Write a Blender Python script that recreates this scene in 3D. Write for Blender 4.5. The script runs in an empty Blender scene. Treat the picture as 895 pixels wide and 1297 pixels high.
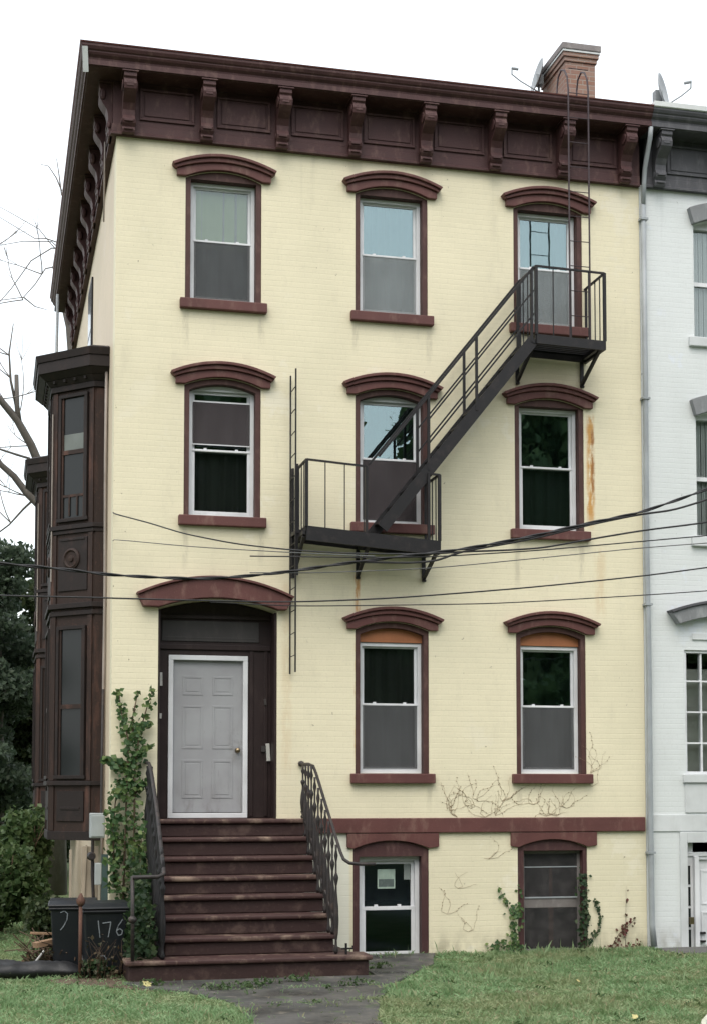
import bpy, bmesh, math, random
from mathutils import Vector, Matrix
import numpy as np
random.seed(7); rng = np.random.default_rng(7)
S = bpy.context.scene; COL = S.collection
PI = math.pi

# ------------------------------------------------------------------ mesh helpers
class MB:
    """collects boxes, prisms, tubes ... and links them as ONE mesh object"""
    def __init__(s): s.bm = bmesh.new()
    def box(s, x0, x1, y0, y1, z0, z1, rot=None, piv=None):
        vs = [s.bm.verts.new((x, y, z)) for x in (x0, x1) for y in (y0, y1) for z in (z0, z1)]
        for f in ((0,1,3,2),(4,6,7,5),(0,4,5,1),(2,3,7,6),(0,2,6,4),(1,5,7,3)):
            s.bm.faces.new([vs[i] for i in f])
        if rot is not None:
            p = Vector(piv); 
            for v in vs: v.co = rot @ (v.co - p) + p
        return s
    def beam(s, a, b, w, h, up=(0,0,1)):
        a, b = Vector(a), Vector(b); d = (b-a).normalized(); u = Vector(up)
        if abs(d.dot(u)) > .98: u = Vector((0,1,0))
        r = d.cross(u).normalized(); u = r.cross(d)
        vs = []
        for p in (a, b):
            for i, j in ((-1,-1),(1,-1),(1,1),(-1,1)):
                vs.append(s.bm.verts.new(p + r*i*w/2 + u*j*h/2))
        for f in ((0,1,2,3),(7,6,5,4),(0,4,5,1),(1,5,6,2),(2,6,7,3),(3,7,4,0)):
            s.bm.faces.new([vs[i] for i in f])
        return s
    def prism(s, pts, f):
        """closed polygon pts (2-D), f(u, v, k) -> 3-D point for k = 0, 1"""
        A = [s.bm.verts.new(f(u, v, 0)) for u, v in pts]
        B = [s.bm.verts.new(f(u, v, 1)) for u, v in pts]
        n = len(pts)
        for i in range(n):
            j = (i+1) % n
            s.bm.faces.new((A[i], A[j], B[j], B[i]))
        for L in (A, B):
            es = [e for i in range(n) for e in L[i].link_edges if e.other_vert(L[i]) in (L[(i+1) % n],)]
            try: bmesh.ops.triangle_fill(s.bm, use_beauty=True, edges=list(set(es)))
            except Exception: pass
        return s
    def pxz(s, pts, y0, y1): return s.prism(pts, lambda u, v, k: (u, (y0, y1)[k], v))
    def pyz(s, pts, x0, x1): return s.prism(pts, lambda u, v, k: ((x0, x1)[k], u, v))
    def tube(s, pts, r, seg=6, cap=True):
        pts = [Vector(p) for p in pts]; n = len(pts)
        rs = r if isinstance(r, (list, tuple)) else [r]*n
        rings = []; prev = None
        for i, p in enumerate(pts):
            d = (pts[min(i+1, n-1)] - pts[max(i-1, 0)]).normalized()
            if prev is None:
                u = Vector((0,0,1)) if abs(d.z) < .9 else Vector((1,0,0))
            else: u = prev
            u = (u - d*u.dot(d)).normalized(); prev = u; w = d.cross(u)
            rings.append([s.bm.verts.new(p + (u*math.cos(2*PI*k/seg) + w*math.sin(2*PI*k/seg))*rs[i]) for k in range(seg)])
        for i in range(n-1):
            for k in range(seg):
                l = (k+1) % seg
                s.bm.faces.new((rings[i][k], rings[i][l], rings[i+1][l], rings[i+1][k]))
        if cap:
            s.bm.faces.new(rings[0][::-1]); s.bm.faces.new(rings[-1])
        return s
    def lathe(s, prof, loc=(0,0,0), seg=10, M=None):
        rings = []
        for r, z in prof:
            ring = []
            for k in range(seg):
                v = Vector((r*math.cos(2*PI*k/seg), r*math.sin(2*PI*k/seg), z))
                if M is not None: v = M @ v
                ring.append(s.bm.verts.new(v + Vector(loc)))
            rings.append(ring)
        for a, b in zip(rings, rings[1:]):
            for k in range(seg):
                l = (k+1) % seg
                s.bm.faces.new((a[k], a[l], b[l], b[k]))
        s.bm.faces.new(rings[0][::-1]); s.bm.faces.new(rings[-1])
        return s
    def build(s, name, mat, parent=None, bevel=0, smooth=False, off=None):
        bmesh.ops.recalc_face_normals(s.bm, faces=s.bm.faces[:])
        me = bpy.data.meshes.new(name)
        o_ = off if off is not None else (parent.get('_o') if parent is not None and parent.get('_o') is not None else None)
        if o_ is not None:
            d = Vector(o_)
            for v in s.bm.verts: v.co -= d
        s.bm.to_mesh(me); s.bm.free(); me.materials.append(mat)
        if smooth:
            for p in me.polygons: p.use_smooth = True
        o = bpy.data.objects.new(name, me); COL.objects.link(o)
        if parent is not None: o.parent = parent
        if o_ is not None: ORG[o.name] = tuple(o_)
        if bevel:
            m = o.modifiers.new('bevel', 'BEVEL'); m.width = bevel; m.segments = 2; m.limit_method = 'ANGLE'; m.angle_limit = .6
        return o
ORG = {}
def pmesh(name, verts, faces, mat, parent=None, off=None, smooth=False):
    me = bpy.data.meshes.new(name)
    v = np.asarray(verts, dtype=float)
    if off is not None: v = v - np.array(off)
    me.from_pydata(v.tolist(), [], faces.tolist() if hasattr(faces, 'tolist') else faces); me.materials.append(mat)
    if smooth:
        for p in me.polygons: p.use_smooth = True
    o = bpy.data.objects.new(name, me); COL.objects.link(o)
    if parent is not None: o.parent = parent
    return o
def tag(o, label, cat, group=None, kind=None):
    if label: o['label'] = label
    if cat: o['category'] = cat
    if group: o['group'] = group
    if kind: o['kind'] = kind
    return o
def thing(name, label, cat, loc=(0,0,0), group=None):
    o = bpy.data.objects.new(name, None); COL.objects.link(o); o.location = loc
    o.empty_display_size = .2
    return tag(o, label, cat, group)
def sub(src, name, parent, loc=(0,0,0), rot=None):
    c = src.copy(); c.name = name; COL.objects.link(c); c.parent = parent; c.location = loc
    if rot is not None: c.rotation_euler = rot
    return c

# ------------------------------------------------------------------ materials
class NT:
    def __init__(s, name):
        s.m = bpy.data.materials.new(name); s.m.use_nodes = True; s.t = s.m.node_tree; s.t.nodes.clear()
        s.out = s.n('ShaderNodeOutputMaterial')
    def n(s, typ, **kw):
        nd = s.t.nodes.new(typ)
        for k, v in kw.items():
            if k.startswith('_'): setattr(nd, k[1:], v)
            else: s.set(nd.inputs[k], v)
        return nd
    def set(s, inp, v):
        if isinstance(v, bpy.types.NodeSocket): s.t.links.new(v, inp)
        elif isinstance(v, bpy.types.Node): s.t.links.new(v.outputs[0], inp)
        else: inp.default_value = v
    def pos(s): return s.n('ShaderNodeNewGeometry').outputs['Position']
    def noise(s, vec, scale, detail=4, rough=.55):
        nd = s.n('ShaderNodeTexNoise', Scale=scale, Detail=detail, Roughness=rough); s.set(nd.inputs['Vector'], vec); return nd.outputs['Fac']
    def ramp(s, fac, stops):
        nd = s.n('ShaderNodeValToRGB'); s.set(nd.inputs['Fac'], fac); e = nd.color_ramp.elements
        while len(e) < len(stops): e.new(.5)
        for el, (p, c) in zip(e, stops):
            el.position = p; el.color = c if hasattr(c, '__len__') and len(c) == 4 else ((c, c, c, 1) if not hasattr(c, '__len__') else (*c, 1))
        return nd.outputs['Color']
    def mix(s, fac, a, b, mode='MIX'):
        nd = s.t.nodes.new('ShaderNodeMix'); nd.data_type = 'RGBA'; nd.blend_type = mode
        s.set(nd.inputs[0], fac)
        for i, v in ((6, a), (7, b)):
            if isinstance(v, tuple) and len(v) == 3: v = (*v, 1)
            s.set(nd.inputs[i], v)
        return nd.outputs[2]
    def math(s, op, a, b=0., c=None):
        nd = s.t.nodes.new('ShaderNodeMath'); nd.operation = op; s.set(nd.inputs[0], a); s.set(nd.inputs[1], b)
        if c is not None: s.set(nd.inputs[2], c)
        return nd.outputs[0]
    def sep(s, v):
        nd = s.n('ShaderNodeSeparateXYZ'); s.set(nd.inputs[0], v); return nd.outputs
    def comb(s, x=0., y=0., z=0.):
        nd = s.n('ShaderNodeCombineXYZ')
        for i, v in enumerate((x, y, z)): s.set(nd.inputs[i], v)
        return nd.outputs[0]
    def scale(s, v, sx, sy, sz):
        nd = s.n('ShaderNodeMapping'); s.set(nd.inputs['Vector'], v); nd.inputs['Scale'].default_value = (sx, sy, sz); return nd.outputs[0]
    def bump(s, h, strength=.3, dist=.01, nrm=None):
        nd = s.n('ShaderNodeBump', Strength=strength, Distance=dist); s.set(nd.inputs['Height'], h)
        if nrm is not None: s.set(nd.inputs['Normal'], nrm)
        return nd.outputs[0]
    def done(s, col, rough=.7, bump=None, spec=.35, metal=0., **kw):
        b = s.n('ShaderNodeBsdfPrincipled'); 
        if isinstance(col, tuple) and len(col) == 3: col = (*col, 1)
        s.set(b.inputs['Base Color'], col); s.set(b.inputs['Roughness'], rough); s.set(b.inputs['Specular IOR Level'], spec); s.set(b.inputs['Metallic'], metal)
        for k, v in kw.items(): s.set(b.inputs[k], v)
        if bump is not None: s.set(b.inputs['Normal'], bump)
        s.t.links.new(b.outputs[0], s.out.inputs[0]); return s.m
    def smooth(s, v, a, b):
        nd = s.n('ShaderNodeMapRange'); nd.interpolation_type = 'SMOOTHSTEP'; s.set(nd.inputs[0], v); nd.inputs[1].default_value = a; nd.inputs[2].default_value = b; return nd.outputs[0]

def brick_mat(name, base, chip, dirt, stains=False):
    t = NT(name); p = t.pos(); x, y, z = t.sep(p)
    v = t.comb(t.math('ADD', x, y), z, 0.)
    # slightly wavy courses
    wob = t.math('MULTIPLY', t.math('SUBTRACT', t.noise(p, 1.7, 2), .5), .012)
    v = t.comb(t.math('ADD', x, y), t.math('ADD', z, wob), 0.)
    br = t.n('ShaderNodeTexBrick', Scale=1., **{'Mortar Size': .0075, 'Mortar Smooth': .25, 'Bias': 0., 'Brick Width': .215, 'Row Height': .0745}); t.set(br.inputs['Vector'], v)
    br.inputs['Color1'].default_value = (.2, .2, .2, 1); br.inputs['Color2'].default_value = (.8, .8, .8, 1); br.inputs['Mortar'].default_value = (.5, .5, .5, 1)
    var = br.outputs['Color']; full = br.outputs['Fac']
    b2 = t.n('ShaderNodeTexBrick', Scale=1., **{'Mortar Size': .0075, 'Mortar Smooth': .3, 'Bias': 0., 'Brick Width': 60., 'Row Height': .0745}); t.set(b2.inputs['Vector'], v)
    mort = t.math('ADD', t.math('MULTIPLY', b2.outputs['Fac'], .78), t.math('MULTIPLY', full, .22))
    c = t.mix(var, tuple(k*.975 for k in base), tuple(min(1, k*1.015) for k in base))
    hs = t.noise(t.scale(p, .55, .55, 13.), 1.6, 4, .6)
    c = t.mix(t.math('MULTIPLY', t.smooth(hs, .5, .75), .28), c, tuple(k*.80 for k in base))
    big = t.noise(p, .45, 5, .6)
    c = t.mix(t.smooth(big, .38, .7), c, tuple(k*d for k, d in zip(base, (.90, .905, .90))))
    mid = t.noise(t.scale(p, 1, 1, .35), 3.1, 6, .65)
    c = t.mix(t.math('MULTIPLY', t.smooth(mid, .52, .8), .36), c, dirt)
    grit = t.noise(t.scale(p, 1, 1, 1.6), 26., 4, .7)
    c = t.mix(t.math('MULTIPLY', t.smooth(grit, .5, .72), .30), c, tuple(k*.66 for k in base))
    patch = t.math('MULTIPLY', t.smooth(t.noise(p, 1.15, 6, .7), .57, .63), t.smooth(t.noise(p, .35, 3), .4, .62))
    c = t.mix(t.math('MULTIPLY', patch, .5), c, tuple(min(1., k*q) for k, q in zip(base, (1.04, 1.07, 1.22))))
    grime = t.math('MULTIPLY', t.smooth(t.noise(t.scale(p, 3.2, 3.2, .16), 1.9, 5, .6), .53, .72), t.smooth(z, 9.2, 11.05))
    c = t.mix(t.math('MULTIPLY', grime, .24), c, tuple(k*.55 for k in base))
    c = t.mix(t.math('MULTIPLY', mort, t.math('MULTIPLY', t.smooth(t.noise(p, 2.3, 4), .35, .75), .17)), c, tuple(k*.62 for k in base))
    # paint chips: small dark specks, denser toward corner and top where it has weathered
    edge = t.math('MAXIMUM', t.smooth(x, .75, .0), t.math('MULTIPLY', t.smooth(z, 10.2, 11.), .7))
    chipm = t.smooth(t.noise(t.scale(p, 1., 1., .8), 15., 3, .6), .68, .71)
    area = t.smooth(t.math('ADD', t.noise(p, .9, 3), t.math('MULTIPLY', edge, .16)), .51, .64)
    c = t.mix(t.math('MULTIPLY', t.math('MULTIPLY', chipm, area), .85), c, chip)
    # splash and grime just above grade
    base_g = t.math('MULTIPLY', t.smooth(z, .45, -.05), t.smooth(t.noise(t.scale(p, 1, 1, .5), 5., 5), .35, .7))
    c = t.mix(t.math('MULTIPLY', base_g, .6), c, (.16, .14, .09))
    if stains:
        def streak(x0, w, z0, z1, k, col):
            nonlocal c
            m = t.smooth(t.math('ABSOLUTE', t.math('SUBTRACT', t.math('ADD', x, t.math('MULTIPLY', t.math('SUBTRACT', t.noise(p, 6., 3), .5), .05)), x0)), w, w*.25)
            m = t.math('MULTIPLY', m, t.smooth(z, z0, z0+.35)); m = t.math('MULTIPLY', m, t.smooth(z, z1+.03, z1-.1))
            m = t.math('MULTIPLY', m, t.smooth(t.noise(t.scale(p, 1.6, 1, .4), 9., 5, .7), .34, .56))
            c = t.mix(t.math('MULTIPLY', m, k), c, col)
        streak(6.765, .085, 5.9, 7.66, .95, (.52, .27, .07))
        streak(6.80, .035, 6.3, 7.45, .8, (.25, .10, .03))
        streak(3.33, .05, 4.45, 5.25, .9, (.50, .24, .07))
        streak(3.31, .03, 2.5, 4.45, .6, (.50, .27, .1))
        streak(6.9, .12, 4.6, 5.75, .3, (.55, .36, .16))
        streak(2.35, .10, 2.3, 5.1, .28, (.56, .40, .22))
        for xs, z0, z1 in ((.95, 8.1, 8.74), (1.98, 8.2, 8.74), (3.3, 8.2, 8.72), (4.36, 8.1, 8.72), (6.6, 7.9, 8.72), (.96, 5.1, 5.78), (1.99, 5.2, 5.78), (5.65, 5.0, 5.78), (6.62, 5.1, 5.78), (4.35, 1.9, 2.32), (5.66, 1.9, 2.32)):
            streak(xs, .06, z0, z1, .32, (.30, .27, .20))
        # bare un-yellowed paint beside the stoop
        m = t.math('MULTIPLY', t.smooth(x, 3.24, 3.2), t.smooth(z, 1.72, 1.68)); m = t.math('MULTIPLY', m, t.smooth(x, 2.2, 2.3))
        c = t.mix(m, c, (.70, .70, .60))
    h = t.math('ADD', t.math('MULTIPLY', mort, -1.), t.math('MULTIPLY', t.noise(p, 34., 4), .35))
    h = t.math('ADD', h, t.math('MULTIPLY', var, .25))
    bp = t.bump(h, .30, .005)
    return t.done(c, .62, bp, .3)

def worn_mat(name, base, worn, amount=.5, rough=.6, scale=6., bumpd=.004, streak=.4, spec=.35):
    t = NT(name); p = t.pos()
    n1 = t.noise(t.scale(p, 1, 1, streak), scale, 6, .65); n2 = t.noise(p, scale*7, 3)
    c = t.mix(t.smooth(t.noise(p, scale*.3, 4), .3, .75), base, tuple(k*.78 for k in base))
    c = t.mix(t.math('MULTIPLY', t.smooth(n1, .50, .72), amount), c, worn)
    c = t.mix(t.math('MULTIPLY', t.smooth(n2, .58, .72), amount*.35), c, worn)
    return t.done(c, rough, t.bump(t.math('ADD', n1, t.math('MULTIPLY', n2, .6)), .5, bumpd), spec)

M = {}
M['yellow'] = brick_mat('painted_yellow_brick', (.75, .695, .515), (.22, .19, .13), (.50, .46, .35), True)
M['beige'] = brick_mat('faded_beige_brick', (.66, .555, .42), (.20, .17, .11), (.46, .39, .29))
M['white_brick'] = brick_mat('painted_white_brick', (.68, .715, .72), (.30, .31, .31), (.54, .56, .56))
M['maroon'] = worn_mat('maroon_painted_stone', (.116, .045, .041), (.20, .118, .095), .6, .6, 7.)
M['maroon_dark'] = worn_mat('maroon_painted_wood', (.066, .028, .0285), (.15, .088, .076), .55, .6, 9., .005)
M['casing'] = worn_mat('maroon_casing_paint', (.074, .033, .029), (.16, .095, .08), .5, .6, 9.)
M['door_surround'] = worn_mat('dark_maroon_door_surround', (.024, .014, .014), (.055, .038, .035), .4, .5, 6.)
M['transom'] = worn_mat('dull_transom_board', (.06, .055, .055), (.10, .09, .085), .4, .4, 6.)
M['stoop'] = worn_mat('worn_stoop_stone', (.038, .019, .018), (.105, .068, .056), .75, .65, 3.2, .012, 1.)
M['stoop_tread'] = worn_mat('worn_stoop_tread', (.058, .028, .026), (.27, .20, .15), .9, .65, 1.9, .014, 1.)
M['bay'] = worn_mat('weathered_brown_bay_wood', (.030, .0175, .014), (.135, .064, .046), .7, .7, 3.2, .006, .22)
M['bay_trim'] = worn_mat('weathered_brown_bay_trim', (.017, .012, .0115), (.05, .028, .024), .5, .7, 5., .006, .5)
M['grey_trim'] = worn_mat('dark_grey_cornice_paint', (.085, .085, .095), (.17, .17, .18), .5, .55, 8.)
M['hood_grey'] = worn_mat('grey_stone_hood', (.22, .23, .24), (.40, .42, .42), .4, .6, 8.)
M['orange'] = worn_mat('orange_plywood', (.38, .15, .065), (.27, .10, .05), .6, .6, 5., .003, .3)
M['iron'] = worn_mat('black_iron', (.011, .0105, .012), (.038, .030, .029), .5, .5, 9., .003, 1.)
M['rail_iron'] = worn_mat('old_railing_iron', (.030, .026, .026), (.12, .085, .07), .45, .5, 9., .003, 1.)
M['rust_iron'] = worn_mat('rusty_iron', (.10, .05, .035), (.17, .09, .055), .6, .75, 11., .004, 1.)
M['ladder_iron'] = worn_mat('mauve_grey_ladder_iron', (.045, .03, .036), (.11, .08, .08), .4, .5, 9., .002, 1.)
M['white'] = worn_mat('white_vinyl', (.72, .74, .765), (.56, .57, .57), .42, .4, 5., .001)
M['white_paint'] = worn_mat('white_paint', (.62, .65, .66), (.48, .50, .50), .4, .5, 5., .002)
M['door'] = worn_mat('pale_grey_door', (.345, .355, .37), (.27, .275, .28), .6, .5, 3., .001)
def door_mat():
    t = NT('scuffed_grey_door'); p = t.pos(); x, y, z = t.sep(p)
    c = t.mix(t.smooth(t.noise(p, 2.4, 5), .35, .7), (.33, .34, .355), (.295, .30, .315))
    low = t.math('MULTIPLY', t.smooth(z, 2.55, 1.95), t.smooth(t.noise(t.scale(p, 1, 1, .4), 6., 6, .7), .42, .7))
    c = t.mix(t.math('MULTIPLY', low, .55), c, (.15, .14, .13))
    hand = t.math('MULTIPLY', t.smooth(t.math('ABSOLUTE', t.math('SUBTRACT', x, 1.72)), .17, .02), t.smooth(t.math('ABSOLUTE', t.math('SUBTRACT', z, 2.85)), .42, .05))
    c = t.mix(t.math('MULTIPLY', hand, t.math('MULTIPLY', t.smooth(t.noise(p, 9., 5, .7), .4, .65), .45)), c, (.17, .16, .15))
    sc = t.smooth(t.noise(t.scale(p, 5, 1, .9), 9., 2), .72, .76); c = t.mix(t.math('MULTIPLY', sc, .4), c, (.20, .19, .19))
    return t.done(c, .55, t.bump(t.noise(p, 60., 3), .15, .001))
M['door_slab'] = door_mat()
M['oldwood'] = worn_mat('old_window_wood', (.17, .155, .15), (.28, .26, .25), .5, .7, 9., .003)
M['redwood'] = worn_mat('faded_red_muntin', (.17, .095, .08), (.24, .18, .155), .5, .7, 9., .003)
M['galv'] = worn_mat('galvanised_grey', (.33, .36, .38), (.24, .25, .26), .5, .4, 8., .002, .3)
M['meter'] = worn_mat('meter_grey', (.38, .42, .43), (.28, .30, .31), .4, .45, 6., .002)
M['pale_pipe'] = worn_mat('pale_conduit', (.34, .30, .27), (.20, .17, .15), .5, .6, 9., .002, .3)
M['roof'] = worn_mat('roof_tar', (.06, .058, .06), (.09, .09, .09), .4, .8, 3.)
M['flash_white'] = worn_mat('white_metal_flashing', (.62, .65, .65), (.45, .46, .46), .4, .4, 7.)
M['flash_red'] = worn_mat('maroon_metal_flashing', (.22, .085, .085), (.30, .16, .15), .4, .45, 7.)
M['dish'] = worn_mat('grey_dish_paint', (.36, .38, .40), (.28, .29, .30), .4, .4, 6.)
M['bin'] = worn_mat('dark_navy_bin_plastic', (.0055, .008, .0115), (.016, .017, .019), .55, .42, 5., .002, 1., .5)
M['tarp'] = worn_mat('black_plastic_sheet', (.007, .0075, .009), (.016, .017, .02), .5, .5, 6., .01, 1., .6)
M['chalk'] = worn_mat('white_brushed_paint', (.20, .23, .25), (.009, .012, .016), 1., .7, 9., .001, 1.)
M['cable'] = worn_mat('black_cable_sheath', (.02, .02, .022), (.05, .05, .05), .4, .5, 6., .001, 1.)
M['cable_pale'] = worn_mat('weathered_cable_sheath', (.10, .105, .105), (.05, .05, .05), .5, .5, 2., .001, 1.)
M['brass'] = NT('dull_brass').done((.28, .22, .14), .35, None, .5, 1.)
M['scrap'] = worn_mat('scrap_wood', (.28, .18, .11), (.42, .30, .19), .6, .8, 12.)
M['paleplastic'] = worn_mat('pale_plastic', (.5, .5, .48), (.3, .3, .28), .4, .5, 12.)
M['sticker'] = worn_mat('pale_paper', (.55, .55, .52), (.35, .33, .32), .4, .7, 20.)
M['interior'] = NT('room_plaster').done((.33, .31, .29), .9)
M['curtain'] = worn_mat('grey_curtain', (.40, .41, .41), (.20, .21, .21), .8, .9, 9., .004, .05)
M['curtain_pale'] = worn_mat('pale_blue_curtain', (.50, .56, .58), (.40, .45, .47), .5, .9, 5., .004, .1)
M['curtain_tan'] = worn_mat('pale_tan_curtain', (.60, .60, .55), (.48, .48, .44), .5, .9, 4., .003, .1)
M['curtain_white'] = worn_mat('white_net_curtain', (.78, .80, .80), (.66, .68, .68), .5, .9, 4., .003, .1)
M['blind_green'] = worn_mat('green_roller_blind', (.42, .50, .32), (.32, .40, .27), .4, .8, 3., .002, .3)
M['added_curtain_dark'] = worn_mat('added_green_grey_curtain', (.075, .09, .08), (.05, .06, .055), .5, .9, 4., .004, .1)  # added cloth whose dim tone keeps the panes from going black
M['curtain_brown'] = worn_mat('brown_grey_curtain', (.12, .10, .105), (.08, .07, .075), .5, .9, 4., .004, .1)  # serves the added pane cloth and the old basement window

def chimney_mat():
    t = NT('chimney_brick'); p = t.pos(); x, y, z = t.sep(p)
    v = t.comb(t.math('ADD', x, y), z, 0.)
    br = t.n('ShaderNodeTexBrick', Scale=1., **{'Mortar Size': .008, 'Mortar Smooth': .3, 'Brick Width': .21, 'Row Height': .075}); t.set(br.inputs['Vector'], v)
    br.inputs['Color1'].default_value = (.23, .115, .08, 1); br.inputs['Color2'].default_value = (.29, .19, .145, 1); br.inputs['Mortar'].default_value = (.30, .26, .23, 1)
    c = t.mix(t.math('MULTIPLY', t.smooth(t.noise(p, 3.5, 5), .35, .65), .55), br.outputs['Color'], (.25, .17, .15))
    return t.done(c, .85, t.bump(t.math('MULTIPLY', br.outputs['Fac'], -1.), .5, .008))
M['chimney'] = chimney_mat()
M['chimney_cap'] = worn_mat('grey_chimney_cap', (.22, .20, .20), (.34, .32, .31), .5, .85, 9.)

def glass_mat(name, refl, tint, trans, rough=.0, wav=.0006, wscale=2.2):
    t = NT(name); p = t.pos()
    nb = t.bump(t.noise(p, wscale, 2), .35, wav*9)
    g = t.n('ShaderNodeBsdfGlossy', Color=(*tint, 1), Roughness=rough); t.set(g.inputs['Normal'], nb)
    tr = t.n('ShaderNodeBsdfTransparent', Color=(*trans, 1))
    lw = t.n('ShaderNodeFresnel', IOR=1.5)
    f = t.math('ADD', t.math('MULTIPLY', lw.outputs[0], .8), refl)
    m = t.n('ShaderNodeMixShader'); t.set(m.inputs[0], f); t.set(m.inputs[1], tr); t.set(m.inputs[2], g)
    t.t.links.new(m.outputs[0], t.out.inputs[0]); return t.m
M['glass'] = glass_mat('window_glass', .16, (.76, .95, 1.0), (.62, .70, .68))
M['glass_clear'] = glass_mat('clear_glass', .03, (.9, 1., 1.), (.93, .95, .94))
M['glass_low'] = glass_mat('window_glass_dark', .035, (.80, .95, 1.0), (.72, .78, .76), .07)
M['glass_dim'] = glass_mat('basement_glass', .0, (.7, .9, 1.), (.6, .66, .66), .1)
def dusty():
    t = NT('dusty_storm_glass'); p = t.pos(); d = t.n('ShaderNodeBsdfPrincipled', Roughness=.25); d.inputs['Specular IOR Level'].default_value = .4
    t.set(d.inputs['Base Color'], t.mix(t.smooth(t.noise(p, 7., 5), .35, .7), (.042, .042, .044), (.075, .072, .074)))
    tr = t.n('ShaderNodeBsdfTransparent'); m = t.n('ShaderNodeMixShader'); m.inputs[0].default_value = .42; t.set(m.inputs[1], tr); t.set(m.inputs[2], d)
    t.t.links.new(m.outputs[0], t.out.inputs[0]); return t.m
M['glass_old'] = dusty()
def screen_mat(name, col, a):
    t = NT(name); p = t.pos()
    d = t.n('ShaderNodeBsdfDiffuse'); t.set(d.inputs[0], t.mix(t.smooth(t.noise(t.scale(p, 1, 1, .4), 6., 5), .3, .7), col, tuple(k*.86 for k in col)))
    tr = t.n('ShaderNodeBsdfTransparent'); m = t.n('ShaderNodeMixShader'); m.inputs[0].default_value = a
    t.set(m.inputs[1], tr); t.set(m.inputs[2], d); t.t.links.new(m.outputs[0], t.out.inputs[0]); return t.m
M['screen'] = screen_mat('grey_insect_screen', (.125, .13, .135), .5)
M['screen_brown'] = screen_mat('brown_insect_screen', (.085, .076, .080), .7)
M['screen_thin'] = screen_mat('thin_insect_screen', (.33, .36, .37), .42)

M['bayglass'] = NT('bay_glass').done((.018, .021, .022), .12, None, .28)
def leaf_mat(name, a, b, c3=None, tr=.35):
    t = NT(name); p = t.pos()
    oi = t.n('ShaderNodeNewGeometry').outputs['Random Per Island']
    c = t.ramp(oi, [(0., a), (.6, b), (1., c3 or b)])
    c = t.mix(t.math('MULTIPLY', t.noise(p, .8, 3), .6), c, tuple(k*.6 for k in a))
    d = t.n('ShaderNodeBsdfPrincipled', Roughness=.5); t.set(d.inputs['Base Color'], c); d.inputs['Specular IOR Level'].default_value = .3
    tl = t.n('ShaderNodeBsdfTranslucent'); t.set(tl.inputs[0], c)
    m = t.n('ShaderNodeMixShader'); m.inputs[0].default_value = tr; t.set(m.inputs[1], d); t.set(m.inputs[2], tl)
    t.t.links.new(m.outputs[0], t.out.inputs[0]); return t.m
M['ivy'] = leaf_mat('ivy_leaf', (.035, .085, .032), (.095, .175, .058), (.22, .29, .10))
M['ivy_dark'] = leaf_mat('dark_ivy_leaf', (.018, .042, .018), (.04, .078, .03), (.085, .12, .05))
M['ivy_red'] = leaf_mat('reddened_creeper_leaf', (.12, .03, .025), (.10, .05, .03), (.06, .06, .03))
M['dead_leaf'] = leaf_mat('dead_leaf', (.07, .05, .03), (.05, .06, .03), (.14, .09, .05), .2)
M['conifer'] = leaf_mat('dark_tree_leaf', (.048, .074, .048), (.082, .118, .075), (.12, .16, .105), .4)
M['shrub'] = leaf_mat('shrub_leaf', (.045, .09, .032), (.095, .155, .058), (.15, .21, .09))
M['shrub2'] = leaf_mat('dull_shrub_leaf', (.03, .05, .022), (.055, .085, .035), (.10, .12, .055))
M['bark'] = worn_mat('grey_bark', (.105, .095, .085), (.17, .16, .145), .5, .85, 6., .01, .4)
M['twig'] = worn_mat('pale_twig', (.16, .145, .135), (.11, .10, .095), .5, .85, 6., .002, .4)
M['stem'] = worn_mat('brown_stem', (.09, .06, .04), (.15, .11, .07), .5, .85, 9., .002, .6)
M['dead_stem'] = worn_mat('dry_vine_stem', (.30, .23, .15), (.44, .37, .26), .6, .9, 14.)
M['yellow_leaf'] = worn_mat('fallen_yellow_leaf', (.48, .44, .20), (.36, .25, .10), .4, .7, 30.)

def grass_blade_mat():
    t = NT('grass_blade'); p = t.pos(); oi = t.n('ShaderNodeNewGeometry').outputs['Random Per Island']
    c = t.ramp(oi, [(0., (.18, .285, .135)), (.45, (.235, .37, .18)), (.8, (.285, .40, .215)), (.93, (.31, .33, .19)), (1., (.40, .34, .22))])
    dry = t.smooth(t.math('ADD', t.noise(p, .55, 4), t.math('MULTIPLY', t.smooth(t.sep(p)[1], -3.2, -6.5), .10)), .48, .66)
    c = t.mix(t.math('MULTIPLY', dry, .5), c, (.30, .28, .15))
    c = t.mix(t.smooth(t.noise(p, 2.4, 4, .65), .42, .66), c, t.mix(1., c, (.62, .72, .60), 'MULTIPLY'))
    d = t.n('ShaderNodeBsdfPrincipled', Roughness=.55); t.set(d.inputs['Base Color'], c)
    tl = t.n('ShaderNodeBsdfTranslucent'); t.set(tl.inputs[0], c)
    m = t.n('ShaderNodeMixShader'); m.inputs[0].default_value = .35; t.set(m.inputs[1], d); t.set(m.inputs[2], tl)
    t.t.links.new(m.outputs[0], t.out.inputs[0]); return t.m
M['grass'] = grass_blade_mat()
def ground_mat():
    t = NT('lawn_soil'); p = t.pos()
    c = t.mix(t.smooth(t.noise(p, 3., 5), .35, .65), (.085, .13, .055), (.12, .145, .07))
    c = t.mix(t.smooth(t.noise(p, .9, 6, .65), .58, .70), c, (.11, .085, .055))
    return t.done(c, .95, t.bump(t.noise(p, 25., 5), .8, .03), .1)
M['ground'] = ground_mat()
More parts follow.
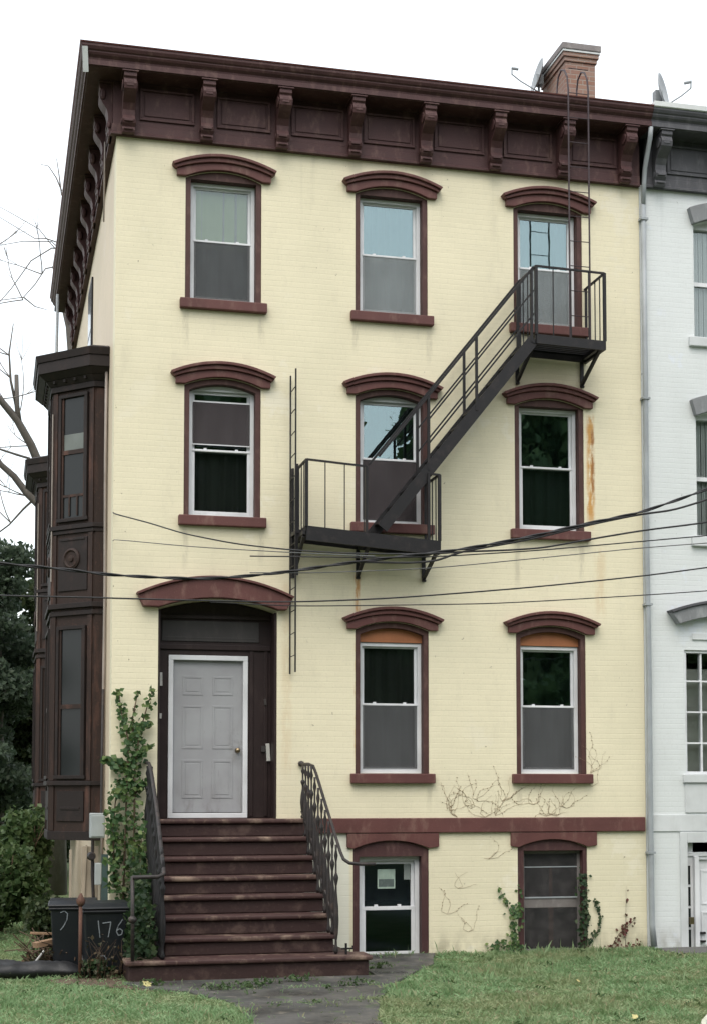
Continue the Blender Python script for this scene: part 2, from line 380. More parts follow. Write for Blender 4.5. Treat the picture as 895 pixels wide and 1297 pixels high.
def path_mat():
    t = NT('worn_dark_paving'); p = t.pos()
    c = t.mix(t.smooth(t.noise(p, 1.6, 6, .65), .35, .65), (.045, .046, .044), (.085, .083, .078))
    c = t.mix(t.math('MULTIPLY', t.smooth(t.noise(p, 5., 6, .7), .55, .68), .8), c, (.16, .145, .12))
    c = t.mix(t.math('MULTIPLY', t.smooth(t.noise(p, 2.7, 4), .60, .7), .8), c, (.06, .09, .04))
    r = t.ramp(t.noise(p, 1.3, 4), [(.35, .25), (.6, .7)])
    return t.done(c, r, t.bump(t.noise(p, 40., 5), .4, .006), .4)
M['path'] = path_mat()
M['dirt'] = worn_mat('leaf_litter_soil', (.10, .072, .05), (.20, .15, .10), .6, .95, 9., .02, 1.)

# ------------------------------------------------------------------ camera
f_px = 1910.
cam = bpy.data.cameras.new('camera'); co = bpy.data.objects.new('camera', cam); COL.objects.link(co); S.camera = co
co.location = (-1.5156, -20.0143, 2.2687); co.rotation_euler = (math.radians(90+3.3768), 0, -math.radians(13.4618))
cam.sensor_fit = 'HORIZONTAL'; cam.sensor_width = 36.; cam.lens = f_px/895.*36.; cam.shift_y = (887-648.5)/895.
cam.clip_start = .1; cam.clip_end = 2000

# ------------------------------------------------------------------ light: bright overcast sky
W = bpy.data.worlds.new('World'); S.world = W; W.use_nodes = True; nt = W.node_tree; nt.nodes.clear()
SUN_EL, SUN_AZ = math.radians(58), math.radians(205)      # high, in front of the facade, veiled by cloud
sky = nt.nodes.new('ShaderNodeTexSky'); sky.sky_type = 'NISHITA'; sky.sun_disc = False; sky.sun_elevation = SUN_EL; sky.sun_rotation = SUN_AZ
sky.dust_density = 6.; sky.air_density = 1.2
b1 = nt.nodes.new('ShaderNodeBackground'); b1.inputs['Strength'].default_value = .05; nt.links.new(sky.outputs[0], b1.inputs[0])
tc = nt.nodes.new('ShaderNodeTexCoord'); cl = nt.nodes.new('ShaderNodeTexNoise'); cl.inputs['Scale'].default_value = 2.2; cl.inputs['Detail'].default_value = 5
nt.links.new(tc.outputs['Generated'], cl.inputs['Vector'])
rp = nt.nodes.new('ShaderNodeValToRGB'); rp.color_ramp.elements[0].position = .3; rp.color_ramp.elements[0].color = (.88, .945, .96, 1); rp.color_ramp.elements[1].position = .7; rp.color_ramp.elements[1].color = (1, 1, 1, 1)
nt.links.new(cl.outputs['Fac'], rp.inputs[0])
b2 = nt.nodes.new('ShaderNodeBackground'); b2.inputs['Strength'].default_value = .80; nt.links.new(rp.outputs[0], b2.inputs[0])
ad = nt.nodes.new('ShaderNodeAddShader'); nt.links.new(b1.outputs[0], ad.inputs[0]); nt.links.new(b2.outputs[0], ad.inputs[1])
wo = nt.nodes.new('ShaderNodeOutputWorld'); nt.links.new(ad.outputs[0], wo.inputs[0])
sl = bpy.data.lights.new('sun', 'SUN'); sl.energy = .8; sl.angle = math.radians(45); sl.color = (1, .97, .92)
so = bpy.data.objects.new('sun', sl); COL.objects.link(so)
sd = Vector((math.sin(SUN_AZ)*math.cos(SUN_EL), math.cos(SUN_AZ)*math.cos(SUN_EL), math.sin(SUN_EL)))
so.rotation_euler = sd.to_track_quat('Z', 'Y').to_euler()
S.view_settings.view_transform = 'Standard'; S.view_settings.look = 'None'; S.view_settings.exposure = .78; S.view_settings.gamma = 1
S.view_settings.use_curve_mapping = False
S.render.engine = 'CYCLES'
S.cycles.max_bounces = 8; S.cycles.transparent_max_bounces = 16; S.cycles.use_denoising = True
S.cycles.caustics_reflective = False; S.cycles.caustics_refractive = False

# ------------------------------------------------------------------ arches
def arc(x0, x1, zs, rise, n=14):
    c = (x0+x1)/2; hw = (x1-x0)/2
    return [(c + hw*u, zs + rise*(1-u*u)) for u in np.linspace(-1, 1, n)]
def opening(x0, x1, zb, zs, rise):
    return [(x0, zb)] + arc(x0, x1, zs, rise) + [(x1, zb)]

def wall_with_holes(mb, outer, holes, y0, y1):
    bm = mb.bm; rings = []
    for y in (y0, y1):
        edges = []; rr = []
        for poly in [outer] + holes:
            vs = [bm.verts.new((x, y, z)) for x, z in poly]; rr.append(vs)
            edges += [bm.edges.new((vs[i], vs[(i+1) % len(vs)])) for i in range(len(vs))]
        bmesh.ops.triangle_fill(bm, use_beauty=True, edges=edges); rings.append(rr)
    for a, b in zip(*rings):
        n = len(a)
        for i in range(n): bm.faces.new((a[i], a[(i+1) % n], b[(i+1) % n], b[i]))

# ================================================================== YELLOW HOUSE
house = thing('row_house', 'pale yellow painted brick row house with maroon trim and steep stoop', 'house', (0, 0, 0))
XW = 7.56; ZT = 11.10; DEPTH = 10.18
OW = 1.045
cols = (.935, 3.30, 5.62)
storeys = {3: (8.89, 10.575), 2: (5.935, 7.715), 1: (2.48, 4.455)}
slots = [(3, 0), (3, 1), (3, 2), (2, 0), (2, 1), (2, 2), (1, 1), (1, 2)]
holes = [opening(cols[c], cols[c]+OW, storeys[s][0], storeys[s][1], .115) for s, c in slots]
holes.append(opening(.61, 2.215, 1.72, 4.68, .14))
holes.append(opening(3.27, 4.335, -.08, 1.45, .12)); holes.append(opening(5.625, 6.66, -.03, 1.45, .12))
mb = MB(); wall_with_holes(mb, [(0, -.4), (XW, -.4), (XW, ZT), (0, ZT)], holes, 0, .32)
mb.build('front_wall', M['yellow'], house)
# side wall, rear wall, party wall
mb = MB(); mb.box(0, .3, .322, DEPTH, -.4, ZT); mb.build('side_wall', M['beige'], house)
mb = MB(); mb.box(.302, XW-.302, DEPTH-.3, DEPTH, -.4, ZT); mb.build('rear_wall', M['yellow'], house)
mb = MB(); mb.box(XW-.3, XW, .322, DEPTH, -.4, ZT); mb.build('party_wall', M['interior'], house)
mb = MB()
for z in (1.60, 5.15, 8.15, 11.0): mb.box(.302, XW-.302, .322, DEPTH-.302, z, z+.2)
for z0, z1 in ((1.802, 5.148), (5.352, 8.148), (8.352, 10.998)):
    for xx in (2.55, 4.95): mb.box(xx, xx+.1, .323, 4.5, z0, z1)
    mb.box(.303, XW-.303, 4.5, 4.6, z0, z1)
mb.build('interior_floor', M['interior'], house)
mb = MB(); mb.box(-.30, XW-.01, -.30, DEPTH+.1, 11.86, 11.94); mb.build('roof', M['roof'], house)

# ---- cornice (swept round the front corner)
def swept(mb, prof, x1, y1, xr=0., yr=0.):
    """profile (out, z) swept along the front from x1 to the corner and back along the left side to y1"""
    rings = []
    for k in range(3):
        ring = []
        for o, z in prof:
            p = ((x1, yr-o, z), (xr-o, yr-o, z), (xr-o, y1, z))[k]
            ring.append(mb.bm.verts.new(p))
        rings.append(ring)
    n = len(prof)
    for a, b in zip(rings, rings[1:]):
        for i in range(n): mb.bm.faces.new((a[i], a[(i+1) % n], b[(i+1) % n], b[i]))
    for r in (rings[0], rings[-1]): mb.bm.faces.new(r)
CR = [(.0, 11.79), (.40, 11.79), (.405, 11.80), (.43, 11.80), (.43, 11.865), (.41, 11.875), (.415, 11.90), (.45, 11.93), (.465, 11.955), (.465, 11.97), (.485, 11.985), (.505, 12.02), (.505, 12.055), (.0, 12.055)]
FR = [(.0, 11.05), (.085, 11.05), (.085, 11.075), (.07, 11.09), (.07, 11.19), (.055, 11.20), (.055, 11.788), (.0, 11.788)]
mb = MB(); swept(mb, FR, XW-.01, DEPTH); swept(mb, CR, XW+.02, DEPTH)
cornice = mb.build('cornice', M['maroon_dark'], house)
mb = MB(); swept(mb, [(.0, 12.056), (.515, 12.056), (.525, 12.07), (.0, 12.09)], XW+.02, DEPTH); mb.build('roof_flashing', M['flash_red'], cornice)
mb = MB(); mb.beam((-.46, -.50, 12.0), (-.44, -.40, 11.70), .02, .07, (1, 0, 0)); mb.build('loose_gutter_end', M['flash_white'], cornice)
def bracket_mesh(name, mat):
    m = MB(); w = .084
    side = [(0, .0), (.10, .0), (.115, .04), (.10, .08), (.135, .12), (.15, .17), (.12, .23), (.125, .30), (.17, .38), (.26, .44), (.335, .50), (.355, .57), (.33, .64), (.355, .66), (.355, .715), (0, .715)]
    m.prism([(-o, z) for o, z in side], lambda u, v, k: ((-w, w)[k], u, v))
    for sx in (-1, 1):                       # scroll eyes and cheek bosses stand proud of the sides
        Mx = Matrix.Rotation(PI/2, 4, 'Y')
        m.lathe([(.075, 0), (.075, .012), (.045, .02)], (sx*w - (.0 if sx > 0 else 0.02) , -.255, .565), 14, Mx)
        m.lathe([(.045, 0), (.045, .010), (.02, .016)], (sx*w - (.0 if sx > 0 else .016), -.085, .15), 12, Mx)
    m.box(-w-.025, w+.025, -.375, .0, .717, .737)
    m.box(-w*.55, w*.55, -.352, -.30, .53, .60)
    m.box(-w*.7, w*.7, -.162, -.12, .135, .165); m.box(-w*.7, w*.7, -.135, -.10, .035, .055)
    return m.build(name, mat, None, .006)
br_x = (.145, 1.20, 2.24, 3.26, 4.285, 5.31, 6.34, 7.29)
b0 = bracket_mesh('bracket', M['maroon_dark']); b0.parent = cornice; b0.location = (br_x[0], -.056, 11.05)
for x in br_x[1:]: sub(b0, 'bracket', cornice, (x, -.056, 11.05))
for i in range(10): q = sub(b0, 'bracket', cornice, (-.056, .145+i*1.07, 11.05), (0, 0, -PI/2)); q.scale = (1.6, .5, 1)
def panel_mesh(name, mat, w, h):
    m = MB(); t = .035
    for x0, x1, z0, z1 in ((0, w, 0, t), (0, w, h-t, h), (0, t, t, h-t), (w-t, w, t, h-t)): m.box(x0, x1, -.022, .0, z0, z1)
    m.box(t+.03, w-t-.03, -.010, .0, t+.03, h-t-.03)
    return m.build(name, mat, None, .006)
pn0 = None
for a, b in zip(br_x, br_x[1:]):
    if pn0 is None: pn0 = panel_mesh('frieze_panel', M['maroon_dark'], .74, .44); pn0.parent = cornice; o = pn0
    else: o = sub(pn0, 'frieze_panel', cornice)
    o.location = ((a+b)/2-.37, -.057, 11.275)
for i in range(9): sub(pn0, 'frieze_panel', cornice, (-.057, .145+i*1.07+.905, 11.275), (0, 0, -PI/2))

# ---- windows
def hood_mesh(name, mat):
    """segmental brownstone hood; local x from the opening's left edge, z from the hood's lower ends"""
    m = MB(); cx = OW/2
    lo = [(cx-.645, 0), (0, 0)] + arc(0, OW, 0, .115, 16)[1:-1] + [(OW, 0), (cx+.645, 0)]
    hi = [(cx+.645*u, .085+.125*(1-u*u)) for u in np.linspace(1, -1, 18)]
    m.pxz(lo + hi, -.065, .03)
    def band(hw0, z0, r0, hw1, z1, r1, o):
        a = [(cx+hw0*u, z0+r0*(1-u*u)) for u in np.linspace(-1, 1, 18)]
        b = [(cx+hw1*u, z1+r1*(1-u*u)) for u in np.linspace(1, -1, 18)]
        m.pxz(a+b, -o, .03)
    band(.655, .0865, .1255, .69, .115, .155, .10)
    band(.692, .1165, .156, .715, .150, .165, .135)
    return m.build(name, mat, None, .007)
def sill_mesh(name, mat):
    m = MB(); m.box(-.072, OW+.072, -.085, .10, -.135, 0); return m.build(name, mat, None, .012)
def frame_ring(m, x0, x1, z0, z1, w, y0, y1):
    m.box(x0, x1, y0, y1, z0, z0+w); m.box(x0, x1, y0, y1, z1-w, z1)
    m.box(x0, x0+w, y0, y1, z0+w, z1-w); m.box(x1-w, x1, y0, y1, z0+w, z1-w)
WIN = {}
def win_meshes(key, H, spring, header):
    """H: glass zone (bottom, rail, top) above the sill top; spring: arch spring above sill top"""
    d = {}
    ci = .072
    m = MB()                                            # maroon casing lining the opening, with arched head
    outer = [(.001, .001)] + [(x*.998+.001, z-.001) for x, z in arc(0, OW, spring, .115, 16)] + [(OW-.001, .001)]
    ht = H[2]+.075
    if header in ('arch_white', 'board'): inner = [(ci, .001)] + arc(ci, OW-ci, spring-.06, .095, 16) + [(OW-ci, .001)]
    else: inner = [(ci, .001), (ci, ht), (OW-ci, ht), (OW-ci, .001)]
    m.pxz(outer + inner[::-1], .012, .25)
    m.box(ci-.02, ci, .10, .118, .002, ht-.05); m.box(OW-ci, OW-ci+.02, .10, .118, .002, ht-.05)
    d['window'] = m.build('window', M['casing'], None, .004)
    m = MB(); x0, x1 = ci+.002, OW-ci-.002; fw = .052
    if header == 'arch_white':
        o2 = [(x0, .004)] + arc(x0, x1, spring-.062, .095, 16) + [(x1, .004)]
        i2 = [(x0+fw, .004+fw), (x0+fw, H[2]+.035), (x1-fw, H[2]+.035), (x1-fw, .004+fw)]
        wall_with_holes(m, o2, [i2], .125, .215)
    else: frame_ring(m, x0, x1, .004, ht-.002, fw, .125, .215)
    d['vinyl_frame'] = m.build('vinyl_frame', M['white'], None, .004)
    sx0, sx1 = x0+fw+.001, x1-fw-.001; sw = .036
    m = MB(); frame_ring(m, sx0, sx1, H[1]-.012, H[2]+.033, sw, .172, .205); d['upper_sash'] = m.build('upper_sash', M['white'], None, .003)
    m = MB(); frame_ring(m, sx0, sx1, .006+fw, H[1]+.026, sw, .132, .168); m.box(sx0, sx1, .122, .132, H[1]-.004, H[1]+.02)
    m.box(sx0+.16, sx0+.20, .140, .172, H[1]+.0265, H[1]+.046); m.box(sx1-.20, sx1-.16, .140, .172, H[1]+.0265, H[1]+.046)
    d['lower_sash'] = m.build('lower_sash', M['white'], None, .003)
    m = MB(); m.box(sx0+sw-.002, sx1-sw+.002, .188, .192, H[1]+.02, H[2]); d['upper_glass'] = m.build('glass_pane', M['glass'], None)
    m = MB(); m.box(sx0+sw-.002, sx1-sw+.002, .149, .153, .09, H[1]-.008); d['lower_glass'] = m.build('glass_pane', M['glass_low'], None)
    m = MB(); m.box(sx0+.01, sx1-.01, .128, .1295, .07, H[1]-.003); d['screen'] = m.build('insect_screen', M['screen'], None)
    def cloth(z0, z1, y=.27, amp=.03):
        mm = MB(); n = 44; xs = np.linspace(sx0-.03, sx1+.03, n); ph = random.random()*6
        A = [mm.bm.verts.new((x, y+amp*math.sin(x*38+ph)+amp*.5*math.sin(x*71+ph*2), z0)) for x in xs]; B = [mm.bm.verts.new((x, y+amp*math.sin(x*38+ph)+amp*.4*math.sin(x*71+ph*2), z1)) for x in xs]
        for i in range(n-1): mm.bm.faces.new((A[i], A[i+1], B[i+1], B[i]))
        return mm
    d['full'] = cloth(.03, H[2]+.05).build('curtain', M['curtain'], None, smooth=True)
    d['half'] = cloth(.03, H[1]-.1).build('curtain', M['curtain'], None, smooth=True)
    d['blind'] = cloth(H[1]-.06, H[2]+.05, .245, .002).build('roller_blind', M['blind_green'], None, smooth=True)
    if header == 'board':
        m = MB(); m.pxz([(ci+.002, ht+.002)] + [(x, z) for x, z in arc(ci-.02, OW-ci+.02, spring-.05, .10, 16)] + [(OW-ci-.002, ht+.002)], .10, .12)
        d['head_board'] = m.build('head_board', M['orange'], None)
    return d
def pop(d):      # library objects are only sources: unlink them after use
    for o in d.values(): bpy.data.objects.remove(o)
H3 = (.07, .855, 1.60); H2 = (.105, .915, 1.705); H1 = (.12, .945, 1.74)
lib = {3: win_meshes(3, H3, 10.575-8.89, 'flat'), '2a': win_meshes('2a', H2, 7.715-5.935, 'arch_white'), '2b': win_meshes('2b', H2, 7.715-5.935, 'flat'), 1: win_meshes(1, H1, 4.455-2.48, 'board')}
# casing of first floor must leave room for the board: cut lower flat head in favour of the board
hood0 = hood_mesh('window_hood', M['maroon']); sill0 = sill_mesh('window_sill', M['maroon'])
conf = {(3, 0): dict(screen='screen', inside=('blind', None), inside2=('full', 'curtain')),
        (3, 1): dict(screen='screen_thin', inside=('full', 'curtain_pale')),
        (3, 2): dict(screen='screen_thin', inside=('full', 'curtain_pale')),
        (2, 0): dict(screen='screen_brown', upscreen=True, inside=('full', 'curtain_brown')),  # from this row on, dim curtains are added to lift the black panes
        (2, 1): dict(screen='screen_brown', inside=('full', 'curtain_brown')),
        (2, 2): dict(inside=('full', 'added_curtain_dark')),
        (1, 1): dict(screen='screen', upg='glass_low', inside=('full', 'curtain_brown')),
        (1, 2): dict(screen='screen', inside=('full', 'added_curtain_dark'))}
for (s, c) in slots:
    key = s if s != 2 else ('2a' if c < 2 else '2b'); L = lib[key]; cf = conf[(s, c)]
    w = sub(L['window'], 'window', house, (cols[c], 0, storeys[s][0]))
    for k in ('vinyl_frame', 'upper_sash', 'lower_sash'): sub(L[k], k, w)
    ug = sub(L['upper_glass'], 'glass_pane', w); lg = sub(L['lower_glass'], 'glass_pane', w)
    def own(o, mat):
        o.data = o.data.copy(); o.data.materials[0] = M[mat]
    if cf.get('upg'): own(ug, cf['upg'])
    if s == 3 and c == 0: own(ug, 'glass_clear')
    if cf.get('screen'):
        sc_ = sub(L['screen'], 'insect_screen', w); own(sc_, cf['screen'])
    if cf.get('upscreen'):          # upper sash slid down a hand: open slit above, screen hangs behind
        Hh = H2; m = MB(); m.box(.135, OW-.135, .12, .1215, Hh[1]+.10, Hh[2]-.12); 
        q = m.build('insect_screen', M['screen_brown'], w)
        m = MB(); m.box(.13, OW-.13, .122, .135, Hh[2]-.12, Hh[2]-.10); m.box(.13, OW-.13, .122, .135, Hh[1]+.085, Hh[1]+.115); m.build('screen_rail', M['white'], w)
        lg_s = [o for o in w.children if o.name.startswith('insect_screen')][0]
        if lg_s is not q: bpy.data.objects.remove(lg_s)
    for kk in ('inside', 'inside2'):
        if cf.get(kk):
            q = sub(L[cf[kk][0]], 'roller_blind' if cf[kk][0] == 'blind' else 'curtain', w)
            if cf[kk][1]: own(q, cf[kk][1])
    if 'head_board' in L: sub(L['head_board'], 'head_board', w)
    sub(hood0, 'window_hood', w, (0, 0, storeys[s][1]-storeys[s][0]+.004))
    sub(sill0, 'window_sill', w, (0, 0, 0))
for d in lib.values(): pop(d)
bpy.data.objects.remove(hood0); bpy.data.objects.remove(sill0)

# ---- basement windows and lintels, belt course
mb = MB(); mb.box(2.30, XW-.025, -.05, .03, 1.668, 1.872); belt = mb.build('belt_course', M['maroon'], house, .012)
def basement_lintel(x0, x1, o0, o1):
    m = MB(); pts = [(x0, 1.664), (x0, 1.475), (o0, 1.455)] + arc(o0, o1, 1.455, .11, 16)[1:-1] + [(o1, 1.455), (x1, 1.475), (x1, 1.664)]
    m.pxz(pts, -.04, .03); return m.build('lintel', M['maroon'], house, .008)
basement_lintel(3.18, 4.475, 3.27, 4.335); basement_lintel(5.52, 6.80, 5.625, 6.66)
def basement_casing(o0, o1, i0, i1, zt, zb):
    m = MB(); outer = [(o0+.001, zb)] + [(x, z-.002) for x, z in arc(o0+.001, o1-.001, 1.45, .12, 16)] + [(o1-.001, zb)]
    inner = [(i0, zb), (i0, zt), (i1, zt), (i1, zb)]
    m.pxz(outer + inner[::-1], .012, .30); return m
w = basement_casing(3.27, 4.335, 3.36, 4.235, 1.345, -.07).build('basement_window', M['maroon_dark'], house, .004)
m = MB(); frame_ring(m, 3.362, 4.233, -.065, 1.343, .06, .12, .22); m.build('vinyl_frame', M['white'], w, .004)
m = MB(); frame_ring(m, 3.424, 4.171, .60, 1.281, .045, .172, .205); m.build('upper_sash', M['white'], w, .003)
m = MB(); frame_ring(m, 3.424, 4.171, -.004, .66, .05, .13, .168); m.box(3.60, 3.65, .14, .17, .661, .685); m.box(3.93, 3.98, .14, .17, .661, .685); m.build('lower_sash', M['white'], w, .003)
m = MB(); m.box(3.465, 4.13, .188, .192, .64, 1.24); m.build('glass_pane', M['glass_dim'], w)
m = MB(); m.box(3.47, 4.125, .149, .153, .04, .615); m.build('glass_pane', M['glass_dim'], w)
# notice taped inside the upper pane: pale green sheet with a photograph on its lower half
m = MB(); m.box(3.655, 3.905, .181, .184, .90, 1.165); nb = m.build('window_notice', worn_mat('pale_green_notice', (.36, .47, .40), (.46, .55, .47), .4, .6, 20.), w)
m = MB(); m.box(3.672, 3.888, .178, .1805, .925, 1.03); m.build('notice_picture', worn_mat('dim_print', (.10, .13, .125), (.30, .36, .33), .7, .6, 16.), w)
m = MB(); m.box(4.03, 4.12, .181, .184, 1.02, 1.24); m.build('taped_paper', worn_mat('faded_paper', (.26, .30, .28), (.36, .40, .37), .5, .7, 8.), w)
w = basement_casing(5.625, 6.66, 5.72, 6.60, 1.405, -.02).build('basement_window', M['maroon_dark'], house, .004)
m = MB(); frame_ring(m, 5.722, 6.598, -.018, 1.403, .045, .12, .20)
m.box(5.767, 6.553, .125, .165, .60, .735); m.build('storm_frame', M['oldwood'], w, .004)
m = MB(); m.box(5.767, 6.553, .118, .135, 1.165, 1.18); m.box(5.767, 6.553, .112, .124, .735, .755); m.build('storm_rail', M['galv'], w)
m = MB(); m.box(6.135, 6.185, .128, .1345, .756, 1.164); m.box(6.125, 6.195, .126, .138, .03, .598); m.build('muntin', M['redwood'], w)
m = MB(); m.box(5.766, 6.552, .121, .1245, .758, 1.36); m.build('glass_pane', M['glass_old'], w)
m = MB(); m.box(5.766, 6.552, .121, .1245, .03, .597); m.build('glass_pane', M['glass_old'], w)
m = MB(); m.box(5.70, 6.62, .27, .275, .0, 1.4); m.build('curtain', M['curtain_brown'], w)

# ---- entrance
m = MB(); cx = 1.4125
lo = [(.40, 4.685), (.61, 4.682)] + arc(.61, 2.215, 4.682, .14, 18)[1:-1] + [(2.215, 4.682), (2.33, 4.685)]
hi = [(cx-.045+1.04*u, 4.835+.245*(1-u*u)) for u in np.linspace(1, -1, 22)]
m.pxz(lo + hi, -.12, .03); dh = m.build('door_hood', M['maroon'], house, .012)
m = MB(); lo = [(cx-.045+1.042*u, 4.8365+.245*(1-u*u)) for u in np.linspace(-1, 1, 22)]; hi = [(cx-.045+1.06*u, 4.865+.25*(1-u*u)) for u in np.linspace(1, -1, 22)]
m.pxz(lo+hi, -.16, .03); m.build('hood_cap', M['maroon'], dh, .006)
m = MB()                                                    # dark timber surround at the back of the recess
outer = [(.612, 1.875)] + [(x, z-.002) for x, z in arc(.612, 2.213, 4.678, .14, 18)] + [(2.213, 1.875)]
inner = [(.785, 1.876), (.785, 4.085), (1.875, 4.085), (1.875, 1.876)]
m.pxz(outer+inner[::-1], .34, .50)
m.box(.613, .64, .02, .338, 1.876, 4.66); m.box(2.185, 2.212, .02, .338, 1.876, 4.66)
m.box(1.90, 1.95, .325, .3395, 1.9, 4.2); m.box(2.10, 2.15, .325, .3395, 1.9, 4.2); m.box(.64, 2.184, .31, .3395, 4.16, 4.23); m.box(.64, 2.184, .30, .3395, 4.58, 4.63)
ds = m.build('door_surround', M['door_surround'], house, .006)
m = MB(); m.box(.70, 2.02, .322, .3392, 4.275, 4.55); m.box(.74, 1.98, .318, .3218, 4.31, 4.33); m.build('transom_board', M['transom'], ds, .004)
m = MB(); frame_ring(m, .787, 1.873, 1.877, 4.083, .066, .318, .46); df = m.build('door_frame', M['white'], house, .006)
m = MB(); x0, x1, z0, z1 = .855, 1.805, 1.945, 4.015
m.box(x0, x1, .385, .43, z0, z1)
for px0, px1 in ((x0+.13, x0+.41), (x1-.41, x1-.13)):
    for pz0, pz1 in ((z0+.20, z0+.72), (z0+.87, z0+1.46), (z0+1.60, z0+1.86)):
        frame_ring(m, px0, px1, pz0, pz1, .028, .379, .3848); m.box(px0+.05, px1-.05, .381, .3848, pz0+.05, pz1-.05)
dr = m.build('front_door', M['door_slab'], house, .005)
m = MB(); m.lathe([(.034, 0), (.034, .008), (.014, .012), (.014, .04), (.030, .05), (.034, .065), (.026, .08)], (x1-.065, .385, 2.795), 14, Matrix.Rotation(PI/2, 4, 'X')); m.build('door_knob', M['brass'], dr, smooth=True)
m = MB(); m.box(.86, 1.80, .36, .40, 1.944, 1.952); m.build('door_sweep', M['iron'], dr)
for nm, x, z, ww, hh in (('paper_scrap', .655, 3.66, .05, .18), ('paper_scrap', .66, 3.22, .035, .07), ('mail_slot', 2.10, 3.42, .03, .08), ('paper_scrap', 2.135, 2.65, .05, .24), ('mail_slot', 2.06, 2.78, .06, .08)):
    m = MB(); m.box(x, x+ww, .305, .316 if x < 1 else .3245, z, z+hh, Matrix.Rotation(random.uniform(-.12, .12), 3, 'Y'), (x, .31, z)); m.build(nm, M['sticker'] if nm == 'paper_scrap' else M['transom'], ds)

# ---- side window (seen only as a slit) and chimney
m = MB(); m.box(-.03, .02, 4.70, 5.62, 8.95, 10.70); sw_ = m.build('side_window', M['iron'], house)
m = MB(); m.box(-.034, -.0305, 4.78, 5.54, 9.03, 9.80); m.box(-.034, -.0305, 4.78, 5.54, 9.86, 10.62); m.build('glass_pane', M['bayglass'], sw_)
m = MB(); m.box(-.06, .02, 4.62, 5.70, 8.83, 8.948); m.build('sill', M['maroon'], sw_)
CX0, CX1, CY0, CY1 = 7.03, 7.53, 1.5, 2.5
m = MB(); m.box(CX0, CX1, CY0, CY1, 11.9, 13.62); ch = m.build('chimney', M['chimney'], house, .01)
m = MB()
for i, (o, z0, z1) in enumerate(((.022, 13.622, 13.69), (.045, 13.692, 13.76))): m.box(CX0-o, CX1+o, CY0-o, CY1+o, z0, z1)
m.build('corbel_course', M['chimney'], ch, .006)
m = MB(); m.box(CX0-.062, CX1+.062, CY0-.062, CY1+.062, 13.762, 13.79); m.build('cap_band', M['flash_white'], ch)
m = MB(); m.box(CX0-.075, CX1+.075, CY0-.075, CY1+.075, 13.792, 13.90); m.box(CX0+.02, CX1-.03, CY0, CY1, 13.902, 13.94); m.build('cap', M['chimney_cap'], ch, .015)

# ---- bay windows on the left wall
def poly_off(pl, d):
    """offset an open polyline (x, y) outward (to its left side seen along -x ...)"""
    out = []
    n = len(pl)
    for i, p in enumerate(pl):
        ns = []
        for a, b in ((i-1, i), (i, i+1)):
            if a >= 0 and b < n:
                dx, dy = pl[b][0]-pl[a][0], pl[b][1]-pl[a][1]; l = math.hypot(dx, dy); ns.append((-dy/l, dx/l))
        if len(ns) == 1: nx, ny = ns[0]; k = 1
        else:
            nx, ny = ns[0][0]+ns[1][0], ns[0][1]+ns[1][1]; q = math.hypot(nx, ny); nx, ny = nx/q, ny/q; k = 1/(nx*ns[0][0]+ny*ns[0][1])
        out.append((p[0]+nx*d*k, p[1]+ny*d*k))
    return out
PL = [(0., 0.), (-.18, 0.), (-.72, .54), (-.72, 1.80), (-.18, 2.34), (0., 2.34)]
PL = PL[::-1]          # walk so that the outward side is on the left
def band(m, d0, z0, z1, d1=None):
    a = poly_off(PL, d0); b = poly_off(PL, d1 if d1 is not None else d0)
    a[0] = (-.001, a[0][1]); a[-1] = (-.001, a[-1][1]); b[0] = (-.001, b[0][1]); b[-1] = (-.001, b[-1][1])
    A = [m.bm.verts.new((x, y, z0)) for x, y in a]; B = [m.bm.verts.new((x, y, z1)) for x, y in b]; n = len(a)
    for i in range(n):
        j = (i+1) % n; m.bm.faces.new((A[i], A[j], B[j], B[i]))
    m.bm.faces.new(A[::-1]); m.bm.faces.new(B)
test = poly_off(PL, .1)
if test[2][0] > -.72: PL = PL[::-1]
def face_box(m, P, Q, u0, u1, o0, o1, z0, z1):
    """box on the vertical face from P to Q: u along it, o outward"""
    P, Q = Vector(P), Vector(Q); d = (Q-P).normalized(); nrm = Vector((d.y, -d.x))
    if nrm.x > 0: nrm = -nrm
    if abs(nrm.x) < 1e-6: nrm = Vector((0, -1)) if P.y < 1 else Vector((0, 1))
    pts = [P+d*u0+nrm*o0, P+d*u1+nrm*o0, P+d*u1+nrm*o1, P+d*u0+nrm*o1]
    A = [m.bm.verts.new((p.x, p.y, z0)) for p in pts]; B = [m.bm.verts.new((p.x, p.y, z1)) for p in pts]
    for i in range(4):
        j = (i+1) % 4; m.bm.faces.new((A[i], A[j], B[j], B[i]))
    m.bm.faces.new(A[::-1]); m.bm.faces.new(B)
faces = [((-.18, 0.), (-.72, .54)), ((-.72, .54), (-.72, 1.80)), ((-.18, 2.34), (-.72, 1.80))]
